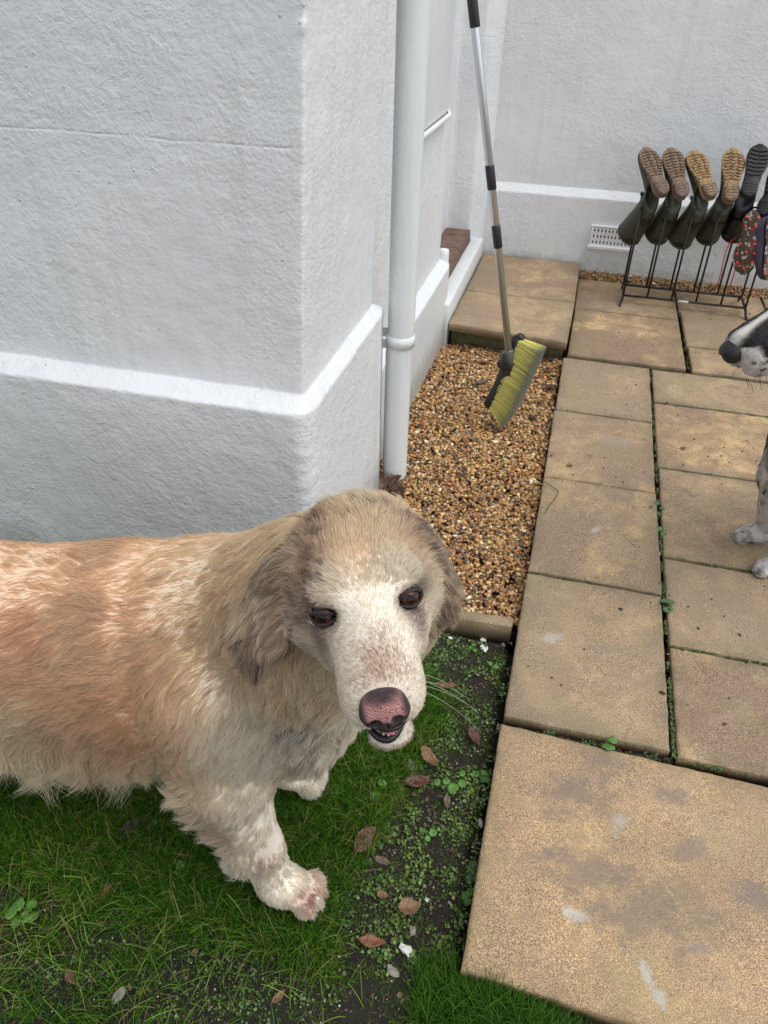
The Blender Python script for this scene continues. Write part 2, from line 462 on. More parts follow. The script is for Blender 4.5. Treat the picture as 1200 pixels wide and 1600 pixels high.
# the raised step by the side door: two flags on a stone riser
STZ = .068
slab('paving_slab', [(-.472, 3.06), (.022, 3.00), (.028, 3.46), (-.468, 3.47)], MAT['stone'], z0=STZ, seed=71, parent=patio, th=.034)
slab('paving_slab', [(-.468, 3.476), (.028, 3.466), (.026, 4.046), (-.466, 4.046)], MAT['stone'], z0=STZ + .001, seed=72, parent=patio, th=.034)
t_ = NT('mossy_stone'); c_ = t_.mix(t_.ramp(t_.noise(12, 5, .7), [(.4, 0), (.6, 1)]), (.09, .10, .035), (.17, .15, .09))
MAT['mossy'] = t_.out(c_, .85, t_.bump(t_.noise(80, 4), .6, .006))
slab('riser_stone', [(-.462, 3.10), (-.20, 3.085), (-.20, 3.30), (-.462, 3.30)], MAT['mossy'], z0=STZ - .037, seed=73, parent=patio, th=.10)
slab('riser_stone', [(-.193, 3.083), (.012, 3.065), (.012, 3.30), (-.193, 3.30)], MAT['mossy'], z0=STZ - .038, seed=74, parent=patio, th=.10)
# kerb that holds the gravel
slab('kerb_stone', [(-.46, 1.365), (-.004, 1.395), (-.004, 1.428), (-.46, 1.398)], MAT['stone'], z0=-.008, seed=75, parent=patio, th=.07, warp=.001)

# ================================================================== HOUSE
house = empty('house', (-.5, 2.6, 0), 'white painted rendered house with a stepped plinth, corner pillar and side doorway', 'house')
def wall_loop(name, path, ledge, zmax=5.2, seed=0, back=(), zlow=-.15, res=.012, corner_r=.008, hvis=1.55, amp=.0022, rag=(), lean=0):
    """path: visible plan polyline of the upper wall face (outward = right-hand side of travel);
       ledge: (z_outer, z_inner, projection) of the plinth, or None.  back: plan points that close the solid."""
    pts = [np.array(path[0], float)]
    for a, b in zip(path[:-1], path[1:]):
        a = np.array(a, float); b = np.array(b, float); n = max(1, int(np.linalg.norm(b - a) / res))
        for i in range(1, n + 1): pts.append(a + (b - a) * i / n)
    pts = np.array(pts); m = len(pts)
    nr = np.zeros((m, 2)); sc = np.ones(m)
    seg = norm(np.diff(pts, axis=0)); sn = np.stack([seg[:, 1], -seg[:, 0]], -1)
    for i in range(m):
        a = sn[max(i - 1, 0)]; b = sn[min(i, m - 2)]; q = norm(a + b); nr[i] = q; sc[i] = 1 / max(.5, float(q @ b))
    if ledge:
        zo, zi, pr2 = ledge; pr2 = pr2 if isinstance(pr2, tuple) else (pr2, pr2); pr = 1.0
        zs = np.concatenate([np.arange(zlow, zo - .012, res * 1.1), [zo - .007, zo - .0015, zo + .0015], np.linspace(zo + .0045, zi - .0025, 5), [zi, zi + .0015, zi + .006], np.arange(zi + .018, hvis, res * 1.1), [hvis + .4, 2.6, zmax]])
        off = np.interp(zs, [zlow, zo - .0015, zo + .0015, zi, zi + .0015], [pr * 1.05, pr, pr * .95, pr * .03, 0])
    else:
        zs = np.concatenate([np.arange(zlow, hvis, res * 1.2), [hvis + .4, 2.6, zmax]]); off = zs * 0
    Pn = np.zeros((m, len(zs), 3))
    Pn[..., 0] = pts[:, None, 0] + nr[:, None, 0] * off[None] * sc[:, None] * (pr2[0] if ledge else 1)
    Pn[..., 1] = pts[:, None, 1] + nr[:, None, 1] * off[None] * sc[:, None] * (pr2[1] if ledge else 1)
    Pn[..., 2] = zs[None]
    q = Pn + seed
    d = amp * fbm(q * 9, 4) + .4 * amp * fbm(q * 38, 3)
    # ragged arrises
    cor = np.zeros(m)
    for (cx, cy) in rag:
        cor = np.maximum(cor, np.exp(-((pts[:, 0] - cx) ** 2 + (pts[:, 1] - cy) ** 2) / .010 ** 2))
    d = d + cor[:, None] * (-.0010 + .0060 * fbm(q * 55 + 5, 3))
    if ledge:
        le = np.exp(-((zs - zo) / .007) ** 2); d = d + le[None] * (.0035 * fbm(q * 42 + 8, 3))
        Pn[..., 2] += (le + np.exp(-((zs - zi) / .01) ** 2))[None] * .003 * fbm(q * 12 + 2, 3)
    Pn[..., 0] += nr[:, None, 0] * d; Pn[..., 1] += nr[:, None, 1] * d
    # close the solid with a coarse back
    Pn[..., 0] += lean * np.clip(zs - .6, 0, 1.2)[None]
    V = Pn.reshape(-1, 3).tolist(); F = []; nz = len(zs)
    for i in range(m - 1):
        for k in range(nz - 1):
            a = i * nz + k; F.append((a, a + nz, a + nz + 1, a + 1))
    b0 = len(V)
    for (bx, by) in back: V.append([bx, by, zlow]); V.append([bx, by, zmax])
    nb = len(back); F.append(tuple([(m - 1) * nz + k for k in range(nz)][::1] + [b0 + 1, b0]) if nb else ())
    if nb:
        F.append(tuple([b0 + 2 * (nb - 1), b0 + 2 * nb - 1] + [k for k in range(nz - 1, -1, -1)]))
        for i in range(nb - 1): F.append((b0 + 2 * i, b0 + 2 * i + 1, b0 + 2 * i + 3, b0 + 2 * i + 2))
        F.append(tuple([i * nz + nz - 1 for i in range(m)] + [b0 + 2 * i + 1 for i in range(nb)]))
    me = bpy.data.meshes.new(name); me.from_pydata(V, [], [f for f in F if f])
    me.polygons.foreach_set('use_smooth', [True] * ((m - 1) * (nz - 1)) + [False] * (len(me.polygons) - (m - 1) * (nz - 1)))
    me.materials.append(MAT['wall']); me.validate(); me.update()
    o = bpy.data.objects.new(name, me); link(o); local_parent(o, house)
    return o
wall_loop('front_wall', [(-1.9, 1.362), (-.510, 1.362), (-.5055, 1.3632), (-.5035, 1.3675), (-.501, 1.895), (-.506, 1.915), (-.556, 1.915)],
          (.532, .556, (.027, .048)), seed=1, back=((-.70, 1.915), (-.70, 2.3), (-1.9, 2.3)), res=.0085, rag=((-.506, 1.365),), amp=.0022, lean=.045)
wall_loop('side_wall', [(-.560, 1.93), (-.544, 2.5), (-.536, 3.10), (-.540, 3.125), (-.553, 3.135), (-.66, 3.135)], (.286, .308, .042), seed=4,
          back=((-1.6, 3.135), (-1.6, 1.93)), rag=((-.530, 3.12),))
wall_loop('door_reveal', [(-.67, 3.10), (-.665, 3.985), (-.66, 3.99), (-.557, 3.99), (-.547, 3.992), (-.542, 3.999), (-.482, 4.058), (-.476, 4.10)], None, seed=7,
          back=((-.476, 4.3), (-1.6, 4.3), (-1.6, 3.14), (-.9, 3.14)), res=.02, rag=((-.552, 3.991),), amp=.002)
wall_loop('rear_wall', [(-.52, 4.093), (2.6, 4.093)], (.378, .412, .032), seed=9, back=((2.6, 4.9), (-.52, 4.9)), res=.018, amp=.0025)

# doorway: white kerb, brown brick threshold
def block(name, c0, c1, mat, parent, seed=0, res=.02, rnd=.008, amp=.002):
    """rounded, slightly uneven block"""
    bm = bmesh.new(); bmesh.ops.create_cube(bm, size=1)
    c0 = np.array(c0); c1 = np.array(c1)
    for v in bm.verts: v.co = Vector(((c0 + c1) / 2 + np.array(v.co) * (c1 - c0)))
    bmesh.ops.bevel(bm, geom=bm.edges[:], offset=rnd, segments=2, affect='EDGES', profile=.6)
    me = bpy.data.meshes.new(name); bm.to_mesh(me); bm.free()
    P = np.array([v.co[:] for v in me.vertices])
    P += np.stack([fbm(P * 14 + seed, 3), fbm(P * 14 + seed + 9, 3), fbm(P * 14 + seed + 20, 3)], -1) * amp
    me.vertices.foreach_set('co', P.ravel()); me.polygons.foreach_set('use_smooth', [True] * len(me.polygons))
    me.materials.append(mat); o = bpy.data.objects.new(name, me); link(o)
    if parent: local_parent(o, parent)
    return o
block('door_kerb', (-.536, 3.05, -.1), (-.476, 4.03, .150), MAT['wall'], house, 3, rnd=.008, amp=.004)
MAT['brick'] = simple('worn_brown_brick', (.115, .055, .04), .75, 0, (60, .6, .006), (25, (.19, .12, .095)))
y = 3.14
for k in range(8):
    block('brick', (-.664, y, -.1), (-.538, y + .101, .196 + .002 * (k % 2)), MAT['brick'], house, k, rnd=.004, amp=.0015); y += .106
# white curved stop at the end of the plinth and the weather bar of the wall panel
block('plinth_stop', (-.552, 3.128, .16), (-.505, 3.170, .345), MAT['wall'], house, 12, rnd=.018, amp=.006)
block('wall_panel', (-.548, 2.42, .868), (-.522, 3.02, 1.9), MAT['gloss'], house, 14, rnd=.004, amp=.0008)
mb = MB(); mb.add(*tube_vf([(-.530, 2.42, .862), (-.517, 2.44, .860), (-.517, 3.0, .855), (-.530, 3.028, .870), (-.536, 3.03, .90)], .0085, 10)); mb.build('weather_bar', MAT['gloss'], house, world=True)

# air vent in the rear wall: recessed white grille of small slots
vent = MB(); a = at(926, 351, 1, 4.06); b = at(1000, 392, 1, 4.06)
vx0, vx1, vz0, vz1 = a[0] + .006, a[0] + .200, .162, .248
fr = MB()
fr.add(*box_vf(((vx0 + vx1) / 2, 4.052, vz0 - .010), (vx1 - vx0 + .03, .030, .020))); fr.add(*box_vf(((vx0 + vx1) / 2, 4.056, vz1 + .005), (vx1 - vx0 + .02, .016, .008)))
fr.add(*box_vf((vx0 - .005, 4.056, (vz0 + vz1) / 2), (.008, .016, vz1 - vz0 + .008))); fr.add(*box_vf((vx1 + .005, 4.056, (vz0 + vz1) / 2), (.008, .016, vz1 - vz0 + .008)))
vent_o = fr.build('air_vent', MAT['wall'], house, bevel=.003, world=True)
MAT['dark_void'] = simple('dark_vent_void', (.01, .01, .01), .9)
pl = MB(); pl.add(*box_vf(((vx0 + vx1) / 2, 4.0585, (vz0 + vz1) / 2), (vx1 - vx0, .003, vz1 - vz0)))
vb = pl.build('vent_back', MAT['dark_void'], vent_o); 
gr = MB(); nx = 11
for r_ in range(4):
    zz = vz0 + (vz1 - vz0) * r_ / 3; gr.add(*box_vf(((vx0 + vx1) / 2, 4.0535, zz), (vx1 - vx0, .0055, .014 if r_ in (1, 2) else .016)))
for k in range(nx + 1):
    xx = vx0 + (vx1 - vx0) * k / nx; gr.add(*box_vf((xx, 4.0525, (vz0 + vz1) / 2), (.0115, .005, vz1 - vz0)))
gr.build('grille', MAT['wall'], vent_o, smooth=False)

# ================================================================== DOWNPIPE
pc = at(616, 745, 2, -.025); pcx, pcy, PR = pc[0], pc[1] + .0, .0375
pipe = empty('downpipe', (pcx, pcy, -.02), 'white painted drainpipe standing in the corner beside the pillar', 'drainpipe')
def ring(z, r, n=32): 
    th = np.linspace(0, 2 * np.pi, n, endpoint=False); return np.stack([r * np.cos(th), r * np.sin(th), th * 0 + z], -1)
zz = np.concatenate([[-.004, .004, .012], np.linspace(.05, 2.4, 40), [5.0]])
rr = np.concatenate([[PR - .006, PR - .001, PR], np.full(41, PR)])
rings = []
for z_, r_ in zip(zz, rr):
    g = ring(z_, r_); g[:, :2] *= (1 + .012 * fbm(g * 8 + 3, 2))[:, None]
    g[:, 0] += .004 * (z_ > .45) + .0 ; rings.append(g)
v_, f_ = loft_vf(rings); mb = MB(); mb.add(v_, f_); mb.build('pipe', MAT['gloss'], pipe)
cz = .455
mb = MB(); v_, f_ = loft_vf([ring(cz - .016, PR + .0005), ring(cz - .0155, PR + .0032), ring(cz + .0155, PR + .0032), ring(cz + .016, PR + .0005)]); mb.add(v_ + np.array([.003, 0, 0]), f_)
mb.build('collar', MAT['gloss'], pipe)
mb = MB()
for dy, dz, L in ((-.012, -.012, .095), (.008, .014, .10)):
    mb.add(*box_vf((-PR - .02, dy, cz + dz), (L, .006, .026)))
mb.add(*box_vf((-PR - .062, -.003, cz), (.008, .05, .07)))
mb.build('bracket', MAT['gloss'], pipe, bevel=.0015, smooth=False)

# ================================================================== GRAVEL
def pebble_base(seed):
    bm = bmesh.new(); bmesh.ops.create_icosphere(bm, subdivisions=2 if seed == 0 else 1, radius=1)
    V = np.array([v.co[:] for v in bm.verts]); F = [tuple(v.index for v in f.verts) for f in bm.faces]; bm.free()
    return V, F
def pebbles(name, P, size, cols, mat, seed=0, flat=(.45, .8), subdiv=0):
    rg = np.random.default_rng(seed); n = len(P)
    V0, F0 = pebble_base(0 if subdiv else 1)
    nV = len(V0); R = norm(rg.normal(size=(n, 3, 3)).reshape(-1, 3)).reshape(n, 3, 3)
    a = R[:, 0]; a[:, 2] *= .35; a = norm(a); b = norm(np.cross(R[:, 1] * [.3, .3, .3] + [0, 0, 1.0], a)); c = np.cross(a, b)
    s = size[:, None] * np.stack([rg.uniform(.8, 1.5, n), rg.uniform(.7, 1.05, n), rg.uniform(*flat, n)], -1) * .5
    V = V0[None] * (1 + .22 * rg.normal(size=(n, nV, 1)) * .55)
    W = V[..., 0:1] * s[:, 0, None, None] * a[:, None] + V[..., 1:2] * s[:, 1, None, None] * b[:, None] + V[..., 2:3] * s[:, 2, None, None] * c[:, None] + P[:, None]
    F = (np.array(F0)[None] + (np.arange(n) * nV)[:, None, None]).reshape(-1, 3)
    me = bpy.data.meshes.new(name); W = W.reshape(-1, 3)
    me.vertices.add(len(W)); me.vertices.foreach_set('co', W.ravel())
    me.loops.add(F.size); me.loops.foreach_set('vertex_index', F.ravel().astype(np.int32))
    me.polygons.add(len(F)); me.polygons.foreach_set('loop_start', np.arange(0, F.size, 3, dtype=np.int32))
    me.polygons.foreach_set('use_smooth', [True] * len(F)); me.update(calc_edges=True)
    ca = me.color_attributes.new('col', 'FLOAT_COLOR', 'POINT')
    cc = np.concatenate([cols, np.ones((n, 1))], 1); ca.data.foreach_set('color', np.repeat(cc, nV, 0).astype(np.float32).ravel())
    me.materials.append(mat); o = bpy.data.objects.new(name, me); link(o); o['kind'] = 'stuff'
    return o
def pebble_cols(n, rg):
    pal = np.array([(.36, .20, .07), (.48, .30, .11), (.24, .12, .045), (.55, .42, .22), (.15, .08, .035), (.40, .22, .10), (.72, .62, .42), (.30, .17, .07), (.075, .06, .05), (.33, .14, .06), (.20, .17, .14)])
    w = np.array([16, 15, 14, 9, 10, 13, 5, 12, 5, 6, 3.]); k = rg.choice(len(pal), n, p=w / w.sum())
    return np.clip(pal[k] * rg.uniform(.9, 2.0, (n, 1)) * rg.uniform(.93, 1.07, (n, 3)), 0, 1)
rg = np.random.default_rng(21); n = 21000
gxp = rg.uniform(-.52, .012, n); gyp = 1.42 + (3.10 - 1.42) * rg.uniform(0, 1, n)
keep = (gxp > np.interp(gyp, [1.4, 1.90, 1.93, 2.5, 3.1], [-.48, -.48, -.53, -.515, -.50])) & (gyp > 1.425 - .03 * (gxp / -.46)) ; gxp, gyp = gxp[keep], gyp[keep]; n = len(gxp)
gz_ = -.040 + .010 * fbm(np.stack([gxp, gyp, gxp * 0], -1) * 5, 2) + rg.uniform(-.007, .006, n) + .01 * sstep(.05, 0, gyp - 1.42)
pebbles('gravel', np.stack([gxp, gyp, gz_], -1), rg.uniform(.0075, .0165, n) * (1 + .3 * (rg.uniform(0, 1, n) > .93)), pebble_cols(n, rg), MAT['pebble'], 5)
mb = MB(); mb.add(*box_vf((-.255, 2.26, -.075), (.55, 1.70, .05))); tag(mb.build('gravel_bed', MAT['soil']), kind='structure')
# strip of gravel and leaf crumbs along the rear wall
n = 5200; xs = rg.uniform(.035, 2.2, n); ys = 4.062 - np.abs(rg.normal(0, .022, n)); ys[::2] = rg.uniform(4.003, 4.062, len(ys[::2])); hs_ = -.012 + .040 * np.exp(-(4.062 - ys) / .040)
cols = pebble_cols(n, rg) * .85
pebbles('gravel_strip', np.stack([xs, ys, hs_ + rg.uniform(-.004, .004, n)], -1), rg.uniform(.006, .012, n), cols, MAT['pebble'], 6)
# ================================================================== BROOM
MAT['steel'] = simple('brushed_steel', (.64, .67, .70), .42, 1.0, (300, .12, .001))
MAT['grey_plastic'] = simple('grey_green_plastic', (.10, .105, .085), .4)
t = NT('yellow_bristle'); MAT['bristle'] = t.out(t.attr('col'), .5); tr_ = t.n('ShaderNodeBsdfTranslucent'); t.set(tr_.inputs[0], t.attr('col')); mx_ = t.n('ShaderNodeMixShader'); mx_.inputs[0].default_value = .5
t.t.links.new(t.b.outputs[0], mx_.inputs[1]); t.t.links.new(tr_.outputs[0], mx_.inputs[2]); t.t.links.new(mx_.outputs[0], t.t.nodes['Material Output'].inputs[0])
broom = empty('broom', (-.14, 2.43, -.02), 'yellow bristled broom with long steel pole leaning on its head in the gravel', 'broom')
bT = np.array([-.126, 2.445, .288]); bB = np.array([-.196, 2.425, .028])
Lv = norm(bT - bB); Nv = norm(np.array([.95, -.30, -.26])); Nv = norm(Nv - Lv * (Nv @ Lv)); Wv = np.cross(Lv, Nv)
BL = np.linalg.norm(bT - bB)
rings = []
for s in np.linspace(0, 1, 15):
    w = .029 * (1 - .35 * abs(2 * s - 1) ** 3); c = bB + Lv * BL * s + Nv * (-.020 + .010 * (1 - (2 * s - 1) ** 2)) * 1
    k = 1 if 0 < s < 1 else .8
    prof = [(-1, .9), (-.85, 1), (.85, 1), (1, .9), (1, .2), (.62, -.5), (-.62, -.5), (-1, .2)]
    rings.append(np.array([c + Wv * w * k * a + Nv * (.0145 if b > 0 else .034) * b * k for a, b in prof]))
v_, f_ = loft_vf(rings); mb = MB(); mb.add(v_, f_); mb.build('head_block', MAT['black_plastic'], broom, bevel=.0015, world=True)
# thin black comb edge that sticks out at the top
mb = MB()
mb.add(*tube_vf([bT - Lv * .004 - Nv * .012, bT + Lv * .012 - Nv * .008], [.017, .012], 8)); mb.build('end_bumper', MAT['black_plastic'], broom, world=True)
# bristle tufts
mb = MB(); r = random.Random(2); yl = (1.0, .95, .34); yp = (1.0, .96, .50); gy = (.42, .43, .36)
NC, NR = 37, 6
for i in range(NC):
    s = i / (NC - 1)
    if abs(s - .555) < .016: continue
    for j in range(NR):
        w = (j / (NR - 1) - .5) * 2
        root = bB + Lv * BL * (.035 + .935 * s) + Wv * w * .024 * (1 - .3 * abs(2 * s - 1) ** 3) - Nv * .006
        spl = -.55 * max(0, .22 - s) / .22 + .10 * max(0, s - .85) / .15
        gap = (.13 if 0 < s - .555 < .2 else (-.13 if -.2 < s - .555 < 0 else 0)) * max(0, 1 - abs(s - .555) / .2)
        for b in range(17):
            d = norm(Nv + Lv * (spl - gap * .5 + r.gauss(0, .015)) + Wv * (w * .20 + r.gauss(0, .035)))
            ln = .083 + r.uniform(-.004, .003) - .008 * max(0, .2 - s) / .2
            q = root + Lv * r.gauss(0, .0020) + Wv * r.gauss(0, .0024)
            cv = Lv * r.gauss(0, .002) - np.array([0, 0, .004])
            sag = 1 if s < .25 else .4
            pts = [q, q + d * ln * .45, q + d * ln * .84 + cv * .6, q + d * ln + cv * 1.6 * sag]
            base = yl if r.random() < .8 else yp; k_ = r.uniform(.88, 1.0)
            V, F = tube_vf(pts, [.0012, .0012, .0011, .0008], 4, cap=False)
            n0 = mb.n; mb.add(V, F, (1, 1, 1)); cc = mb.c[-1]
            cc[:8, :3] = np.array(base) * k_; cc[8:12, :3] = np.array(base) * k_ * .8; cc[12:, :3] = np.array(gy) * k_
            cc[8:12, :3] = np.array(base) * .8 * k_
bo = mb.build('bristles', MAT['bristle'], broom, world=True); bo['kind'] = 'stuff'
# swivel, collar, pole
pb = np.array([-.1665, 2.42, .262]); pt_ = np.array([-.376, 2.42, 1.218]); pd = norm(pt_ - pb)
pw = pb + pd * ((-.522 + .166) / pd[0])
mb = MB(); mb.add(*tube_vf([pb - pd * .03, pw], .0118, 16)); mb.build('pole', MAT['steel'], broom, world=True)
mb = MB()
def along_px(py):      # point on the pole at a photo row
    ts = np.linspace(0, np.linalg.norm(pw - pb), 4000); Q = pb + pd * ts[:, None]
    d = (Q - np.array([0, 0, CAM_H])) @ CAM_R.T; yy = 800 + FPX * d[:, 1] / d[:, 2]; return Q[np.argmin(abs(yy - py))]
for a, b, rr_ in ((43, -60, .0142), (296, 258, .0138), (387, 352, .0138)):
    A, B = along_px(a), along_px(b) if b > 0 else along_px(0) + pd * .05
    sm = MB(); sm.add(*loft_vf([A + .0 * pd + x for x in []]) if False else tube_vf([A, A + pd * .003, B - pd * .003, B], [rr_ * .93, rr_, rr_, rr_ * .93], 18)); sm.build('pole_sleeve', MAT['black_plastic'], broom, world=True)
mb = MB(); mb.add(*tube_vf([pb - pd * .055, pb - pd * .052, pb - pd * .012, pb - pd * .010, pb - pd * .004], [.0155, .017, .0165, .0155, .013], 20)); mb.build('collar', MAT['grey_plastic'], broom, world=True)
mb = MB(); mid_b = bB + Lv * BL * .62 - Nv * .020
mb.add(*tube_vf([pb - pd * .05, pb - pd * .085 - Nv * .004, mid_b - Lv * .05], [.020, .021, .015], 12))
mb.add(*sphere_vf(pb - pd * .055 - Nv * .018, (.020, .026, .036), 14, 10))
mb.add(*tube_vf([mid_b - Nv * .006 + Wv * .02, mid_b - Nv * .006 - Wv * .02], [.019, .019], 14))
mb.build('swivel', MAT['black_plastic'], broom, bevel=.0015, world=True)
mb = MB(); MAT['worn_print'] = simple('worn_white_print', (.30, .30, .31), .6)
for k in range(5):
    c = bB + Lv * BL * (.26 + .035 * k) + Wv * (.0245 + .0) - Nv * .0145; 
    q = bB + Lv * BL * (.255 + .036 * k) - Nv * .0258 * 1 + Wv * (.012 + .001 * (k % 2)) 
    mb.add(*tube_vf([q - Nv * .0 + Wv * .004, q + Lv * .006 - Wv * .001], .0009, 5))
mb.build('worn_lettering', MAT['worn_print'], broom, world=True)

# ================================================================== BOOT RACK
RX0, RDX, RYF, RYB, RZ = .246, .109, 3.715, 3.865, .040
rack = empty('boot_rack', (.52, 3.79, 0), 'black metal boot rack with six pairs of upright rods standing by the rear wall', 'boot rack')
for yy in (RYF, RYB):
    mb = MB(); mb.add(*tube_vf([(RX0 - .004, yy, RZ), (RX0 + 5 * RDX + .004, yy, RZ)], .0055, 8)); mb.build('rail', MAT['black_metal'], rack, world=True)
for k, xx in enumerate((RX0, RX0 + 5 * RDX)):
    s = 1 if k else -1
    mb = MB(); mb.add(*tube_vf([(xx + .010 * s, RYF - .052, .007), (xx + .006 * s, RYF - .03, .012), (xx, RYF, RZ), (xx, RYB, RZ), (xx - .0 * s, RYB + .03, .03), (xx, RYB + .045, .007)], .0062, 8)); mb.build('foot', MAT['black_metal'], rack, world=True)
for k in range(6):
    xx = RX0 + RDX * k
    for yy in (RYF, RYB):
        z1 = .440 if yy == RYF else .46
        mb = MB(); mb.add(*tube_vf([(xx, yy, RZ), (xx, yy, z1)], .0046, 8)); ro = mb.build('rod', MAT['black_metal'], rack, world=True)
        mb = MB(); mb.add(*sphere_vf((xx, yy, z1), .0105, 12, 8)); kb = mb.build('knob', MAT['black_plastic']); kb.parent = ro; kb.matrix_parent_inverse = Matrix.Identity(4)
MAT['tag_white'] = simple('white_sticker', (.75, .74, .70), .5)
a = at(1068, 469, 1, RYF - .006)
mb = MB(); mb.add(*box_vf((a[0], RYF - .0055, RZ + .001), (.046, .002, .0095))); mb.build('sticker', MAT['tag_white'], rack, world=True)
# knobs were built in world space: their rods sit at the rack's origin offset
for o in list(bpy.data.objects):
    if o.name.startswith('knob'): o.matrix_parent_inverse = Matrix.Identity(4)

# ================================================================== BOOTS
def rubber(name, c, c2, r=.42):
    t = NT(name); n = t.noise(7, 4, .6)
    col = t.mix(t.ramp(n, [(.35, 0), (.7, 1)]), c, c2)
    col = t.mix(t.math('MULTIPLY', t.ramp(t.noise(45, 5, .7), [(.6, 0), (.7, 1)]), .35), col, (.10, .085, .06))
    return t.out(col, r, t.bump(t.noise(60, 3), .1, .002))
MAT['olive'] = rubber('olive_rubber', (.040, .045, .026), (.030, .034, .022))
MAT['blackrub'] = rubber('black_navy_rubber', (.008, .008, .014), (.012, .011, .016), .34)
def sole_mat(name, c, mud, amt=.5):
    t = NT(name)
    m = t.ramp(t.noise(60, 5, .7), [(.5 - amt * .2, 0), (.62 - amt * .12, 1)])
    col = t.mix(t.math('MULTIPLY', m, .85), c, mud); return t.out(col, .7, t.bump(t.noise(150, 4), .5, .004))
MAT['sole_tan'] = sole_mat('tan_rubber_sole', (.42, .27, .115), (.13, .085, .055), .35)
MAT['sole_tan_muddy'] = sole_mat('muddy_tan_rubber_sole', (.33, .22, .13), (.12, .08, .065), .75)
MAT['heel_muddy'] = sole_mat('muddy_heel', (.24, .17, .12), (.085, .055, .05), .9)
MAT['sole_black'] = simple('black_sole', (.018, .018, .018), .6, 0, (80, .5, .003))
def half_w(x):
    return np.interp(x, [0, .012, .035, .07, .10, .14, .18, .215, .245, .268, .282], [.015, .030, .0365, .034, .0310, .041, .0510, .0525, .046, .032, .010])
def lat_c(x): return np.interp(x, [0, .1, .2, .282], [0, .002, .004, -.003])
def outline(x0, x1, n=22, k=1.0, w=1.0):
    xs = x0 + (x1 - x0) * (1 - np.cos(np.linspace(0, np.pi, n))) / 2; h = half_w(xs) * k * w; c = lat_c(xs)
    up = np.stack([xs, c + h], -1); dn = np.stack([xs, c - h], -1)[::-1]
    return np.concatenate([up, dn])
def plate(mb, ol, z0, z1, bev=.0015):
    c = ol.mean(0); k = len(ol)
    rings = []
    for z, s in ((z0, -bev), (z0 + bev, 0), (z1 - bev, 0), (z1, -bev)):
        d = ol - c; r_ = ol + norm(d) * s; rings.append(np.concatenate([r_, np.full((k, 1), z)], 1))
    V, F = loft_vf(rings); mb.add(V, F)
